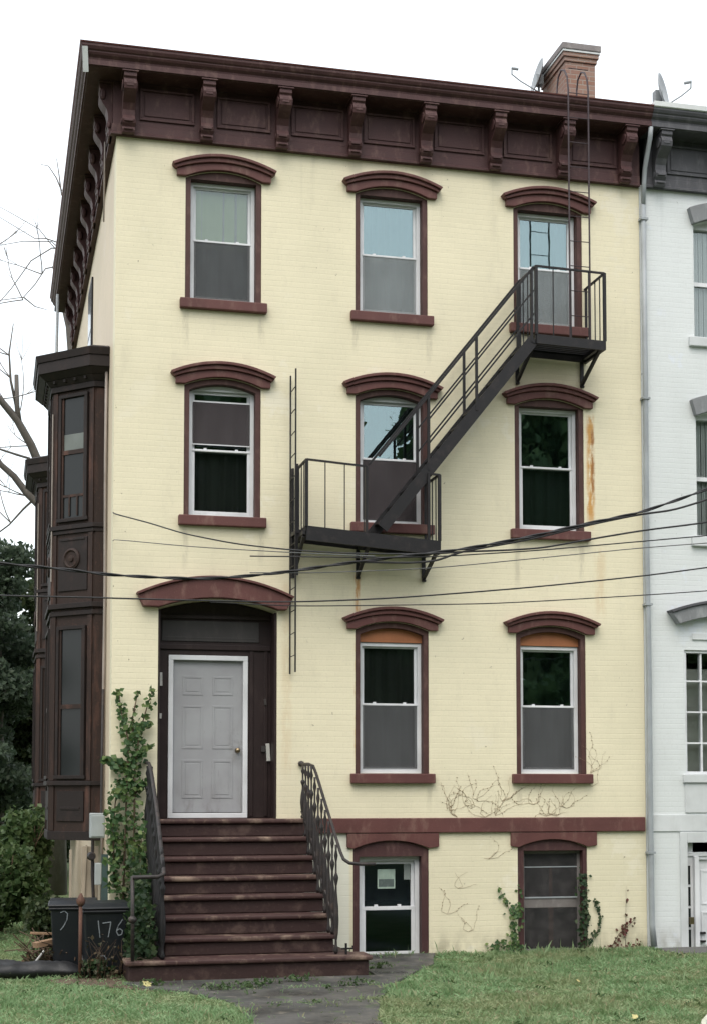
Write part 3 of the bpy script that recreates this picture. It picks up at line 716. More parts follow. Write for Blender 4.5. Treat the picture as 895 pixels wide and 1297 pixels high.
def build_bay(y):
    off = (0, -y, 0)
    m = MB(); band(m, 0, 1.60, 8.0); bay = m.build('bay_window', M['bay'], house); bay.location = (0, y, 0)
    m = MB(); band(m, .05, 7.90, 7.98); band(m, .055, 7.982, 8.06, .12); band(m, .13, 8.062, 8.14, .22); band(m, .235, 8.142, 8.30); band(m, .25, 8.302, 8.40, .275); band(m, .275, 8.402, 8.47, .10)
    for P, Q in faces:
        L = (Vector(Q)-Vector(P)).length; n = int(L/.17)
        for i in range(n): u = (i+.5)*L/n; face_box(m, P, Q, u-.02, u+.02, .06, .115, 8.01, 8.10)
    m.build('bay_cornice', M['bay_trim'], bay, .004)
    m = MB()
    for z, h, d in ((5.92, .06, .05), (4.80, .07, .06), (4.70, .06, .035), (2.32, .06, .05), (1.56, .12, .03), (5.86, .05, .03)):
        m = MB(); band(m, d, z, z+h); m.build('belt_moulding', M['bay_trim'], bay, .004)
    m = MB()
    for P, Q in faces:
        L = (Vector(Q)-Vector(P)).length
        for z0, z1 in ((5.985, 7.895), (4.875, 5.855), (2.385, 4.695), (1.685, 2.315)):
            for u in (.0, L-.09): face_box(m, P, Q, u+.004, u+.086, .001, .022, z0, z1)
    face_box(m, (0., 0.), (-.18, 0.), .02, .16, .001, .02, 1.7, 7.89)
    m.build('corner_board', M['bay'], bay, .004)
    for P, Q in faces:
        L = (Vector(Q)-Vector(P)).length; a, b = .155, L-.175
        for z0, z1, zr in ((6.08, 7.80, 7.02), (2.46, 4.50, 3.42)):
            m = MB(); t_ = .05
            for u0, u1, q0, q1 in ((a-t_, b+t_, z1, z1+t_), (a-t_-.02, b+t_+.02, z0-t_, z0), (a-t_, a, z0, z1), (b, b+t_, z0, z1)): face_box(m, P, Q, u0, u1, .001, .05, q0, q1)
            fr = m.build('sash_window', M['bay_trim'], bay, .004)
            m = MB(); face_box(m, P, Q, a+.001, b-.001, .010, .028, zr-.03, zr+.03)
            for u in (a+.001, b-.03): face_box(m, P, Q, u, u+.029, .010, .026, z0+.001, z1-.001)
            if z0 > 5:
                face_box(m, P, Q, a+.03, b-.031, .012, .024, z0+.30, z0+.335); 
                for k in (1, 2): face_box(m, P, Q, a+(b-a)*k/3-.012, a+(b-a)*k/3+.012, .012, .024, z0+.03, z0+.30)
            m.build('sash', M['bay'], bay)
            m = MB(); face_box(m, P, Q, a, b, .002, .008, z0, zr-.03); face_box(m, P, Q, a, b, .003, .009, zr+.03, z1); m.build('glass_pane', M['bayglass'], bay)
            if z0 > 5:
                m = MB(); face_box(m, P, Q, a+.035, b-.031, .0092, .0098, zr+.03, zr+.26); m.build('window_blind', M['blind_bay'], bay)
        m = MB(); face_box(m, P, Q, a-.05, b+.05, .001, .02, 5.05, 5.80); face_box(m, P, Q, a-.01, b+.01, .019, .03, 5.76, 5.79); m.build('spandrel_panel', M['bay_trim'], bay, .004); m = MB(); face_box(m, P, Q, a-.03, b+.03, .001, .02, 1.82, 2.24); face_box(m, P, Q, a+.04, b-.04, .019, .03, 1.98, 2.02)
        m.build('spandrel_panel', M['bay_trim'], bay, .004)
        d = (Vector(Q)-Vector(P)).normalized(); nr = Vector((d.y, -d.x)); nr = -nr if nr.x > 0 else nr
        c = Vector(P)+d*(L/2)+nr*.02; q = Vector((nr.x, nr.y, 0)).to_track_quat('Z', 'Y').to_matrix().to_4x4()
        m = MB(); m.lathe([(.15, 0), (.15, .02), (.12, .035), (.10, .015), (.05, .015), (.04, .035), (.0, .04)], (c.x, c.y, 5.50), 22, q); m.build('roundel', M['bay'], bay)
    m = MB(); face_box(m, faces[0][0], faces[0][1], .745, .760, .03, .045, 5.2, 7.6); m.build('frayed_trim', M['pale_pipe'], bay)
    return bay
M['blind_bay'] = worn_mat('dusty_blind', (.16, .18, .17), (.11, .12, .115), .5, .6, 8.)
build_bay(1.10); build_bay(8.0)

# ---- chimney vents etc done; downspout between the houses
dsp = thing('downspout', 'dull grey downspout running full height where yellow and white walls meet', 'drain pipe', (7.60, -.05, 0))
m = MB(); m.tube([(7.58, -.40, 11.80), (7.585, -.36, 11.66), (7.60, -.14, 11.30), (7.60, -.10, 11.10), (7.60, -.06, 10.75)], [.035]*5, 10); m.build('offset_pipe', M['galv'], dsp, 0, True, (7.60, -.05, 0))
m = MB(); m.tube([(7.60, -.06, 10.80), (7.605, -.06, 8.2), (7.595, -.06, 5.6), (7.61, -.06, 4.0), (7.60, -.06, 2.2), (7.61, -.06, .35), (7.63, -.08, .04)], [.038, .037, .04, .037, .043, .04, .046], 10); m.build('pipe', M['galv'], dsp, 0, True, (7.60, -.05, 0))
for z in (10.55, 7.9, 4.9, 1.35):
    m = MB(); m.box(7.545, 7.66, -.108, -.004, z, z+.03); m.build('strap', M['galv'], dsp, 0, False, (7.60, -.05, 0))

# ================================================================== WHITE HOUSE
wh = thing('row_house', 'white painted brick row house with dark grey cornice, cut by right edge', 'house', (7.575, 0, 0))
WO = (7.575, 0, 0)
def wb(m, name, mat, bevel=0, parent=None, smooth=False): return m.build(name, mat, parent or wh, bevel, smooth, WO)
X0, X1 = 7.566, 14.6
wc = (8.42, 10.75, 13.07)
whl = []
for s in (3, 2):
    for x in wc: whl.append(opening(x, x+OW, storeys[s][0], storeys[s][1], .115))
for x in (8.19, 10.6): whl.append([(x, 2.48), (x, 4.28), (x+1.35, 4.28), (x+1.35, 2.48)])
whl.append(opening(12.9, 14.2, 1.72, 4.6, .14)); whl.append([(8.19, -.1), (8.19, 1.50), (9.75, 1.50), (9.75, -.1)])
whl.append([(10.7, .1), (10.7, 1.40), (11.8, 1.40), (11.8, .1)])
m = MB(); wall_with_holes(m, [(X0, -.4), (X1, -.4), (X1, ZT), (X0, ZT)], whl, 0, .32); wb(m, 'front_wall', M['white_brick'])
m = MB(); m.box(X0, X0+.25, .322, 10.2, -.4, ZT); m.box(X1-.3, X1, .322, 10.2, -.4, ZT); m.box(X0, X1, 10.202, 10.4, -.4, ZT); wb(m, 'rear_wall', M['white_brick'])
m = MB()
for z in (1.60, 5.15, 8.15, 11.0): m.box(X0+.25, X1-.302, .322, 10.2, z, z+.2)
m.box(X0+.252, X1-.302, 3.0, 3.1, -.3, 10.998) if False else None
wb(m, 'interior_floor', M['interior'])
m = MB(); m.box(X0, X1, -.30, 10.4, 11.86, 11.94); wb(m, 'roof', M['roof'])
def straight(m, prof, x0, x1):
    m.prism([(-o, z) for o, z in prof], lambda u, v, k: ((x0, x1)[k], u, v))
m = MB(); straight(m, FR, 7.64, X1); straight(m, CR, XW+.024, X1); wcor = wb(m, 'cornice', M['grey_trim'])
m = MB(); straight(m, [(.0, 12.056), (.515, 12.05), (.53, 12.06), (.53, 12.13), (.0, 12.15)], XW+.024, X1); wb(m, 'roof_flashing', M['flash_white'], 0, wcor)
bw = bracket_mesh('bracket', M['grey_trim']); bw.parent = wcor; bw.location = (7.83-WO[0], -.056, 11.05)
for i in range(1, 7): sub(bw, 'bracket', wcor, (7.83+i*1.04-WO[0], -.056, 11.05))
pw = panel_mesh('frieze_panel', M['grey_trim'], .74, .44); pw.parent = wcor; pw.location = (8.35-.37-WO[0], -.057, 11.275)
for i in range(1, 6): sub(pw, 'frieze_panel', wcor, (8.35+i*1.04-.37-WO[0], -.057, 11.275))
def white_hood(m, x0, x1, zb):
    c = (x0+x1)/2; hw = (x1-x0)/2
    lo = [(x0-.03, zb+.0), (x0, zb+.001)] + arc(x0, x1, zb+.002, .115, 16)[1:-1] + [(x1, zb+.001), (x1+.03, zb)]
    hi = [(c+(hw+.10)*u, zb+.23+.125*(1-u*u)) for u in np.linspace(1, -1, 18)]
    m.pxz(lo+hi, -.09, .03)
for s in (3, 2):
    zb, zs = storeys[s]
    for x in wc:
        m = MB(); frame_ring(m, x+.002, x+OW-.002, zb+.002, zs+.02, .045, .10, .22); m.pxz([(x+.002, zs+.021)] + [(a, b) for a, b in arc(x+.002, x+OW-.002, zs+.022, .09, 12)] + [(x+OW-.002, zs+.021)], .10, .2)
        mid = zb + (.84 if s == 3 else .88); m.box(x+.047, x+OW-.047, .12, .20, mid-.03, mid+.03)
        w = wb(m, 'window', M['white'], .004)
        m = MB(); m.box(x+.047, x+OW-.047, .150, .154, zb+.047, mid-.03); m.box(x+.047, x+OW-.047, .160, .164, mid+.03, zs-.02)
        wb(m, 'glass_pane', M['glass_clear'], 0, w)
        m = MB()
        for k in range(26):
            xx = x+.03+k*(OW-.06)/26; m.box(xx, xx+.028, .205+.01*(k % 2), .215+.01*(k % 2), zb+.05, zs-.02)
        wb(m, 'curtain', M['curtain_white'], 0, w)
        m = MB(); m.box(x-.10, x+OW+.10, -.06, .1, zb-.14, zb); wb(m, 'window_sill', M['white_paint'], .01, w)
        m = MB(); white_hood(m, x, x+OW, zs); wb(m, 'window_hood', M['hood_grey'], .008, w)
for x in (8.19, 10.6):
    m = MB(); frame_ring(m, x+.002, x+1.348, 2.482, 4.278, .04, .03, .2)
    for k in range(1, 5): m.box(x+.25*k+.02, x+.25*k+.045, .05, .13, 2.522, 4.238)
    for k in range(1, 4): m.box(x+.043, x+1.307, .055, .125, 2.482+.449*k-.012, 2.482+.449*k+.012)
    w = wb(m, 'window', M['white'], .003)
    m = MB(); m.box(x+.043, x+1.307, .09, .094, 2.522, 4.238); wb(m, 'glass_pane', M['glass_clear'], 0, w)
    m = MB(); m.box(x+.03, x+1.32, .22, .225, 2.5, 4.02); wb(m, 'curtain', M['curtain_tan'], 0, w)
    m = MB(); m.box(x-.05, x+1.40, -.05, .02, 2.36, 2.478); wb(m, 'window_sill', M['white_paint'], .008, w)
    m = MB(); m.box(x-.02, x+1.37, -.02, .0, 1.93, 2.355); wb(m, 'apron_panel', M['white_paint'], .004, w)
    m = MB(); m.box(x+.12, x+.5, -.025, .0, 4.43, 4.52); wb(m, 'frieze_block', M['white_paint'], .004, w)
    m = MB(); c = x+.675
    lo = [(c+.80*u, 4.64+.14*(1-u*u)) for u in np.linspace(-1, 1, 18)]; hi = [(c+.92*u, 4.80+.17*(1-u*u)) for u in np.linspace(1, -1, 18)]
    m.pxz(lo+hi, -.14, .03); hd = wb(m, 'window_hood', M['hood_grey'], .01, w)
    m = MB(); lo = [(c+.92*u, 4.802+.17*(1-u*u)) for u in np.linspace(-1, 1, 18)]; hi = [(c+.945*u, 4.835+.175*(1-u*u)) for u in np.linspace(1, -1, 18)]
    m.pxz(lo+hi, -.17, .03); wb(m, 'hood_cap', M['grey_trim'], .004, w)
m = MB(); m.box(7.66, X1, -.018, .0, 1.664, 1.90); wb(m, 'water_table', M['white_paint'], .004)
m = MB(); m.box(8.075, 8.19, -.03, .1, -.1, 1.655); m.box(8.19, 9.75, -.03, .1, 1.50, 1.655); m.box(9.75, 9.87, -.03, .1, -.1, 1.655); en = wb(m, 'basement_entry', M['white_paint'], .006)
m = MB(); m.box(8.195, 8.33, .10, .16, -.08, 1.495); m.box(8.195, 9.745, .08, .099, 1.30, 1.36); m.box(8.33, 8.40, .04, .16, -.08, 1.30); m.box(9.42, 9.745, .10, .16, -.08, 1.30); m.box(8.40, 9.42, .10, .16, 1.25, 1.30)
wb(m, 'entry_frame', M['white'], .005, en)
for k in range(4):
    m = MB(); m.box(8.222, 8.285, .094, .0985, -.02+k*.305, .25+k*.305); wb(m, 'sidelight_pane', M['bayglass'], 0, en)
m = MB(); m.box(8.402, 9.418, .14, .18, -.06, 1.248)
for z0, z1 in ((.02, .5), (.6, 1.1)):
    frame_ring(m, 8.47, 8.87, z0, z1, .03, .13, .139); frame_ring(m, 8.95, 9.35, z0, z1, .03, .13, .139)
dd = wb(m, 'entry_door', M['white'], .004, en)
m = MB(); m.box(8.44, 8.52, .10, .1395, .06, .09); m.box(8.44, 8.52, .10, .1395, .18, .21); wb(m, 'door_latch', M['iron'], 0, en)
m = MB(); m.box(8.20, 8.26, -.06, -.0305, .34, .44); wb(m, 'light_switch', M['brass'], 0, en)
m = MB(); m.box(12.9, 14.2, .2, .26, 1.75, 4.4); wb(m, 'front_door', M['white'])
m = MB(); m.box(10.71, 11.79, .14, .16, .11, 1.39); wb(m, 'basement_window', M['bayglass'])
ar = tag(MB().box(7.66, 11., -.75, -.035, -.3, .02).build('areaway_curb', worn_mat('dark_stained_concrete', (.10, .10, .095), (.17, .16, .15), .6, .85, 5.), None, .02), 'low dark concrete kerb along the foot of the white wall', 'kerb')

# ================================================================== STOOP
st = thing('front_stoop', 'worn maroon stone stoop climbing to the grey front door', 'steps', (1.6, -1.2, 0)); SO = (1.6, -1.2, 0)
STEPS = [(.03, 3.01, -2.13, .255), (.50, 2.66, -1.74, .478), (.52, 2.655, -1.47, .710), (.54, 2.65, -1.21, .939), (.55, 2.64, -.96, 1.163), (.57, 2.62, -.71, 1.399), (.575, 2.60, -.45, 1.640), (.58, 2.58, -.19, 1.872)]
for i, (x0, x1, yn, z) in enumerate(STEPS):
    zprev = STEPS[i-1][3] if i else -.1
    m = MB(); yb = STEPS[i+1][2]+.06 if i < 7 else .33
    xr0, xr1 = (x0+.04, x1-.04)
    if i < 7: m.box(xr0, xr1, yn+.05, -.003, zprev-.0, z-.062)
    else: m.box(.60, 2.56, yn+.05, -.003, zprev, z-.062)
    stp = m.build('step', M['stoop'], st, .015, False, SO)
    m = MB()
    if i == 7: m.box(x0, x1, yn, -.003, z-.06, z); m.box(.613, 2.212, -.0025, .335, z-.06, z)
    else: m.box(x0, x1, yn, yb, z-.06, z)
    m.build('tread', M['stoop_tread'], stp, .02, False, SO)

def baluster(m, x, y, z0, z1, r=.021):
    h = z1-z0
    prof = [(r*.9, 0), (r*1.5, .03*h), (r*.8, .07*h), (r*.7, .12*h), (r*1.3, .18*h), (r*1.75, .30*h), (r*1.5, .42*h), (r*.75, .55*h), (r*.6, .62*h), (r*1.4, .68*h), (r*1.5, .70*h), (r*.6, .74*h), (r*.55, .84*h), (r*1.2, .90*h), (r*.6, .95*h), (r*.8, h)]
    m.lathe(prof, (x, y, z0), 8)
def stair_z(y):
    for x0, x1, yn, z in reversed(STEPS):
        if y > yn: return z
    return 0
rr = thing('stair_railing', 'ornate cast iron railing along the open right side of the stoop', 'railing', (2.56, -.5, 1.6), 'railings of the front stoop'); RO = (2.56, -.5, 1.6)
m = MB(); m.tube([(2.545, -.01, 2.615), (2.55, -.10, 2.60), (2.57, -.40, 2.60), (2.585, -.62, 2.57), (2.595, -.76, 2.47), (2.61, -1.3, 2.05), (2.63, -2.02, 1.50), (2.64, -2.14, 1.42), (2.70, -2.19, 1.375), (2.85, -2.20, 1.36), (3.02, -2.20, 1.36)], .021, 8); m.lathe([(.0, -.04), (.035, -.03), (.045, 0), (.035, .03), (.0, .04)], (2.545, -.03, 2.61), 10)
m.build('handrail', M['rail_iron'], rr, 0, True, RO)
m = MB(); m.tube([(2.53, -.12, 1.97), (2.55, -.55, 1.72), (2.57, -1.2, 1.12), (2.60, -1.9, .62)], .014, 6); m.build('lower_rail', M['rail_iron'], rr, 0, True, RO)
ybs = [-.16, -.32, -.48, -.64, -.82, -1.0, -1.18, -1.36, -1.54, -1.72, -1.90]
def rail_top(y): return 2.60 if y > -.6 else 2.60-(-.62-y)*.775+.0
for y in ybs:
    m = MB(); baluster(m, 2.535 + (-y)*.035, y, stair_z(y)+.004, rail_top(y)-.02); m.build('baluster', M['rail_iron'], rr, 0, True, RO)
rl = thing('stair_railing', 'ornate cast iron railing on the stoop\'s left side, half buried in ivy', 'railing', (.48, -.8, 1.6), 'railings of the front stoop'); LO = (.48, -.8, 1.6)
m = MB(); m.tube([(.46, -.01, 2.62), (.455, -.45, 2.60), (.455, -.62, 2.55), (.46, -.76, 2.46), (.47, -1.3, 2.03), (.475, -2.05, 1.34), (.47, -2.14, 1.27), (.40, -2.18, 1.24), (.10, -2.19, 1.235)], .024, 8); m.build('handrail', M['rail_iron'], rl, 0, True, LO)
for y in ybs + [-2.05]:
    m = MB(); baluster(m, .47, y, max(stair_z(y)-.25, .26 if y > -2.1 else 0), rail_top(y)-.03, .024); m.build('baluster', M['iron'], rl, 0, True, LO)
m = MB(); m.tube([(.11, -2.17, .26), (.10, -2.18, 1.25)], .022, 8); m.lathe([(.02, 0), (.05, .03), (.05, .06), (.02, .09)], (.105, -2.175, .7), 10); m.build('newel', M['rail_iron'], rl, 0, True, LO)
bs = MB(); bs.box(2.70, 2.725, -1.98, -1.955, .255, .39); bs.box(2.655, 2.80, -1.975, -1.960, .315, .335); bs.box(2.785, 2.80, -1.975, -1.96, .336, .36)
tag(bs.build('boot_scraper', M['iron'], None, .003), 'tiny black iron boot scraper on the right end of the lowest step', 'boot scraper')

# ================================================================== FIRE ESCAPE
fe = thing('fire_escape', 'black iron fire escape with two balconies, slanting stair and ladders', 'fire escape', (4.2, -.4, 5.5)); FO = (4.2, -.4, 5.5)
def fb(m, name, par, bevel=0, mat='iron'): return m.build(name, M[mat], par, bevel, False, FO)
DY = -.72
def balcony(xl, xr, zl, zr, rl_, rr_, gapx=None, bh=.13):
    """xl..xr with floor heights zl/zr and rail heights rl_/rr_; sagging to one side"""
    zf = lambda x: zl+(zr-zl)*(x-xl)/(xr-xl); zt = lambda x: rl_+(rr_-rl_)*(x-xl)/(xr-xl)
    m = MB()
    m.beam((xl, DY, zf(xl)-bh/2), (xr, DY, zf(xr)-bh/2), .035, bh); m.beam((xl, -.06, zf(xl)-.06), (xr, -.06, zf(xr)-.06), .03, .12)
    for x in (xl, xr): m.beam((x, DY, zf(x)-.06), (x, -.002, zf(x)-.06), .035, .12)
    pf = fb(m, 'balcony', fe)
    n = 9
    for k in range(n):
        y = DY+.05+k*(abs(DY)-.13)/(n-1); m = MB(); m.beam((xl, y, zf(xl)-.015), (xr, y, zf(xr)-.015), .052, .012); fb(m, 'floor_slat', pf)
    m = MB()
    segs = [(xl, xr)] if gapx is None else [(xl, gapx[0]), (gapx[1], xr)]
    for a, b in segs[:1]: m.beam((a, DY, zt(a)), (b, DY, zt(b)), .03, .025)
    def end(x): m.beam((x, DY, zt(x)), (x, -.002, zt(x)), .03, .025); m.beam((x, DY, zf(x)), (x, DY, zt(x)), .04, .04); m.beam((x, -.05, zf(x)), (x, -.05, zt(x)), .03, .03)
    end(xl)
    if gapx is None: end(xr)
    else: m.beam((gapx[0], DY, zf(gapx[0])), (gapx[0], DY, zt(gapx[0])), .035, .035)
    if gapx is not None:
        fb(m, 'railing', pf); m = MB(); a, b = segs[1]; m.beam((a, DY, zt(a)), (b, DY, zt(b)), .03, .025); end(xr); m.beam((a, DY, zf(a)), (a, DY, zt(a)), .035, .035)
    fb(m, 'railing', pf)
    x = xl+.25
    while x < xr-.1:
        if gapx is None or not (gapx[0]-.03 < x < gapx[1]+.03):
            m = MB(); m.beam((x, DY, zf(x)), (x, DY, zt(x)), .013, .013); fb(m, 'baluster', pf)
        x += .262
    for xx in (xl, xr):
        for y in (-.20, -.38, -.55): m = MB(); m.beam((xx, y, zf(xx)), (xx, y, zt(xx)), .013, .013); fb(m, 'baluster', pf)
    return pf
def bracket_fe(x, z, drop, pf):
    m = MB(); m.beam((x, -.015, z-.12), (x, -.015, z-drop), .05, .03); m.beam((x, DY+.03, z-.13), (x, -.03, z-drop+.03), .04, .045); m.beam((x, DY, z-.09), (x, -.002, z-.09), .045, .05); m.lathe([(.03, -.02), (.035, 0), (.02, .02)], (x, -.03, z-drop), 8)
    fb(m, 'bracket', pf)
low = balcony(2.47, 4.29, 5.735, 5.60, 6.62, 6.50, (3.28, 4.14), .19)
for x, z, d in ((2.44, 5.735, .58), (3.33, 5.67, .50), (4.27, 5.60, .44)): bracket_fe(x, z, d, low)
up = balcony(5.69, 6.70, 8.53, 8.50, 9.49, 9.465, None)
for x, d in ((5.66, .49), (6.64, .48)): bracket_fe(x, 8.52, d, up)
# stair flight: two stringers, treads, handrails and posts
A = Vector((5.66, 0, 8.46)); B = Vector((3.50, 0, 5.75)); dirv = (A-B).normalized()
m = MB()
for y in (DY+.02, -.14): m.beam((A.x, y, A.z), (B.x, y, B.z), .022, .155, (0, 0, 1))
stair = fb(m, 'stair_flight', fe)
nT = 12
for k in range(nT):
    p = B.lerp(A, (k+.6)/nT); m = MB(); m.box(p.x-.075, p.x+.075, DY+.035, -.155, p.z-.012, p.z+.012); fb(m, 'tread', stair)
m = MB()
for y in (DY+.02, -.14):
    for dz, lo_, hi_ in ((1.02, -.02, 1.0), (.69, .30, 1.0), (.36, .30, 1.0)):
        p = B.lerp(A, lo_); q = B.lerp(A, hi_); m.beam((p.x, y, p.z+dz), (q.x, y, q.z+dz), .03 if dz > 1 else .022, .03 if dz > 1 else .022)
fb(m, 'handrail', stair)
for y in (DY+.02, -.14):
    for tt in (.30, .615, .985):
        p = B.lerp(A, tt); m = MB(); m.beam((p.x, y, p.z), (p.x, y, p.z+1.02), .034, .034); fb(m, 'stair_post', stair)
m = MB()        # drop ladder, set square to the wall
for y in (-.06, -.43): m.beam((2.38, y, 3.82), (2.38, y, 7.91), .018, .028)
dl = fb(m, 'drop_ladder', fe)
for k in range(13):
    z = 4.05+k*.302; m = MB(); m.tube([(2.38, -.06, z), (2.38, -.43, z)], .007, 6); fb(m, 'rung', dl)
m = MB()
for y in (-.10, -.40): m.beam((2.405, y, 5.12), (2.405, y, 6.62), .03, .055)
m.box(2.38, 2.46, -.44, -.05, 5.68, 5.73); fb(m, 'ladder_guide', dl)
m = MB()        # roof ladder with gooseneck ends
for x in (6.235, 6.535): m.tube([(x, -.60, 8.52), (x, -.60, 12.12), (x-.01, -.585, 12.30), (x-.02, -.52, 12.42), (x-.03, -.42, 12.47), (x-.03, -.30, 12.42), (x-.03, -.25, 12.28), (x-.03, -.24, 11.95)], .013, 7)
gl = fb(m, 'roof_ladder', fe, 0, 'ladder_iron')
for k in range(11):
    z = 8.87+k*.355; m = MB(); m.tube([(6.235, -.60, z), (6.535, -.60, z)], .007, 6); fb(m, 'rung', gl, 0, 'ladder_iron')

# ================================================================== DISHES, PIPES, METERS
def dish(loc, rz, tilt, label, size=.25, arm=True):
    t = thing('satellite_dish', label, 'satellite dish', loc, 'satellite dishes on the roof edge')
    R_ = Matrix.Rotation(rz, 4, 'Z') @ Matrix.Rotation(tilt, 4, 'X')
    def P(v): return tuple(R_ @ Vector(v) + Vector((0, 0, .42)))
    m = MB(); prof = [(size*math.sqrt(k/8), .22*size*k/8) for k in range(0, 9)]
    rings = []
    for r, h in prof[1:]:
        rings.append([m.bm.verts.new(P((r*math.cos(a), -h, r*1.1*math.sin(a)))) for a in np.linspace(0, 2*PI, 28, endpoint=False)])
    c = m.bm.verts.new(P((0, 0, 0)))
    for k in range(28): m.bm.faces.new((c, rings[0][k], rings[0][(k+1) % 28]))
    for a, b in zip(rings, rings[1:]):
        for k in range(28): m.bm.faces.new((a[k], b[k], b[(k+1) % 28], a[(k+1) % 28]))
    o = m.build('reflector', M['dish'], t, 0, True); s_ = o.modifiers.new('s', 'SOLIDIFY'); s_.thickness = .012
    m = MB(); m.box(-.06, .06, .02, .14, .30, .46); m.tube([(0, .08, -.02), (0, .08, .36)], .02, 8); m.box(-.1, .1, .0, .2, -.02, .0); m.build('mount', M['galv'], t)
    m = MB(); m.tube([P((0, .02, -size*1.05)), P((0, -.30, -size*.75)), P((0, -.46, -size*.5))], .012, 6); m.tube([P((0, -.46, -size*.5)), P((0, -.48, -size*.15))], .014, 6); m.tube([P((0, -.49, -size*.12)), P((0, -.38, -size*.04))], .024, 8); m.build('feed_arm', M['galv'], t)
    return t
dish((8.27, .75, 12.50), math.radians(50), math.radians(-10), 'grey satellite dish seen edge-on above the dark grey cornice')
dish((6.90, 2.25, 13.30), math.radians(-93), math.radians(-14), 'grey satellite dish fixed to the left side of the brick chimney')
def run(name, label, cat, pts, r, mat, group=None):
    o = Vector(pts[0]); m = MB(); m.tube([Vector(p)-o for p in pts], r, 7); q = m.build(name, M[mat], None, 0, True); q.location = o; return tag(q, label, cat, group)
run('conduit', 'pale vertical conduit on side wall between brown bay and house corner', 'pipe', [(-.035, .93, .2), (-.04, .93, 3.2), (-.03, .95, 5.0), (-.04, .96, 6.9), (-.035, .96, 8.46)], .022, 'pale_pipe')
run('conduit', 'thin pale cable hanging from the maroon eave beside the corner', 'pipe', [(-.10, .9, 10.2), (-.10, .85, 10.8), (-.10, .80, 11.3)], .012, 'pale_pipe')
run('gutter_pipe', 'thin grey drain pipe hanging from the eave behind the bay roof', 'pipe', [(-.42, 8.8, 11.7), (-.44, 8.8, 9.6), (-.45, 8.8, 8.5)], .03, 'galv')
mt = thing('meter_box', 'large pale grey meter box mounted beside the ivy at bay\'s foot', 'meter box', (-.14, .35, 1.62))
m = MB(); m.box(-.105, .095, -.10, .08, 0, .33); m.build('case', M['meter'], mt, .012)
m = MB(); m.box(-.09, .08, -.112, -.1005, .02, .30); m.build('cover', M['meter'], mt, .006)
m = MB(); m.tube([(-.06, 0, -.02), (-.06, 0, -.5), (-.02, .02, -1.2)], .022, 8); m.tube([(.05, 0, .33), (.06, .1, 1.2), (.08, .3, 2.)], .018, 8); m.build('conduit', M['rail_iron'], mt)
mt2 = thing('meter_box', 'small pale box low on the wall above the bin', 'meter box', (-.13, .35, 1.0))
m = MB(); m.box(-.045, .045, -.08, .05, 0, .29); m.build('case', M['meter'], mt2, .01)
m = MB(); m.box(.046, .14, -.07, .05, -.35, .40); m.build('backing_board', worn_mat('dull_teal_board', (.05, .085, .085), (.04, .05, .05), .4, .7, 7.), mt2)
m = MB(); m.lathe([(.05, 0), (.06, .04), (.04, .1)], (-.09, 0, .38), 12, Matrix.Rotation(PI/2, 4, 'X')); m.build('gauge', M['rail_iron'], mt2)
wp = MB(); wp.box(-.33, -.11, .55, .60, -.1, 1.50); wp.box(-.485, -.455, .7, .76, -.1, 1.45); wp.beam((-.33, .54, .1), (-.27, .54, 1.52), .02, .03); tag(wp.build('board_skirt', worn_mat('pale_weathered_board', (.42, .36, .28), (.28, .23, .18), .5, .8, 6., .006, .2)), 'pale weathered boards closing the space under the near bay', 'boards')

# ================================================================== BINS, TARP, SCRAPS, POST
def strokes(m, lines, ox, oz, s, y):
    for ln in lines:
        for (a, b), (c, d) in zip(ln, ln[1:]): m.beam((ox+a*s, y, oz+b*s), (ox+c*s, y, oz+d*s), .004, .017)
def bin_(loc, rz, label, marks):
    t = thing('trash_bin', label, 'trash bin', loc, 'navy bins beside the stoop'); t.rotation_euler = (0, 0, rz); t.scale = (.94, .94, .94)
    m = MB(); w0, w1, d0, d1, h = .23, .28, .24, .29, .86
    A = [(-w0, -d0, .03), (w0, -d0, .03), (w0, d0, .03), (-w0, d0, .03)]; B = [(-w1, -d1, h), (w1, -d1, h), (w1, d1, h), (-w1, d1, h)]
    va = [m.bm.verts.new(p) for p in A]; vb = [m.bm.verts.new(p) for p in B]
    for i in range(4): m.bm.faces.new((va[i], va[(i+1) % 4], vb[(i+1) % 4], vb[i]))
    m.bm.faces.new(va[::-1]); m.bm.faces.new(vb)
    m.box(-w1-.02, w1+.02, -d1-.02, d1+.02, h-.05, h-.001)
    m.build('body', M['bin'], t, .02)
    m = MB(); m.prism([(-d1-.04, h+.002), (-d1-.04, h+.03), (-d1+.1, h+.075), (d1-.05, h+.085), (d1+.03, h+.04), (d1+.03, h+.002)], lambda u, v, k: ((-w1-.03, w1+.03)[k], u, v)); m.build('lid', M['bin'], t, .015)
    m = MB(); m.tube([(-w1+.05, d1+.05, h+.02), (w1-.05, d1+.05, h+.02)], .016, 8); m.build('handle', M['bin'], t)
    for sx in (-1, 1):
        m = MB(); m.lathe([(.11, -.03), (.12, 0), (.11, .03)], (sx*(w0+.02), d0-.02, .12), 16, Matrix.Rotation(PI/2, 4, 'Y')); m.build('wheel', M['iron'], t)
    m = MB()
    for lines, ox, oz, s in marks:
        yy = -d0-.048*oz/.8-.012; 
        for ln in lines:
            for (a, b), (c, d) in zip(ln, ln[1:]):
                z1_, z2_ = oz+b*s, oz+d*s; y1_ = -d0-(d1-d0)*(z1_-.03)/(h-.03)-.004; y2_ = -d0-(d1-d0)*(z2_-.03)/(h-.03)-.004
                m.beam((ox+a*s, y1_, z1_), (ox+c*s, y2_, z2_), .013, .005, (0, 1, 0))
    m.build('painted_number', M['chalk'], t)
    return t
one = [[(0, 1), (.12, .0)]]; seven = [[(0, .82), (.5, .88), (.36, -.02)]]
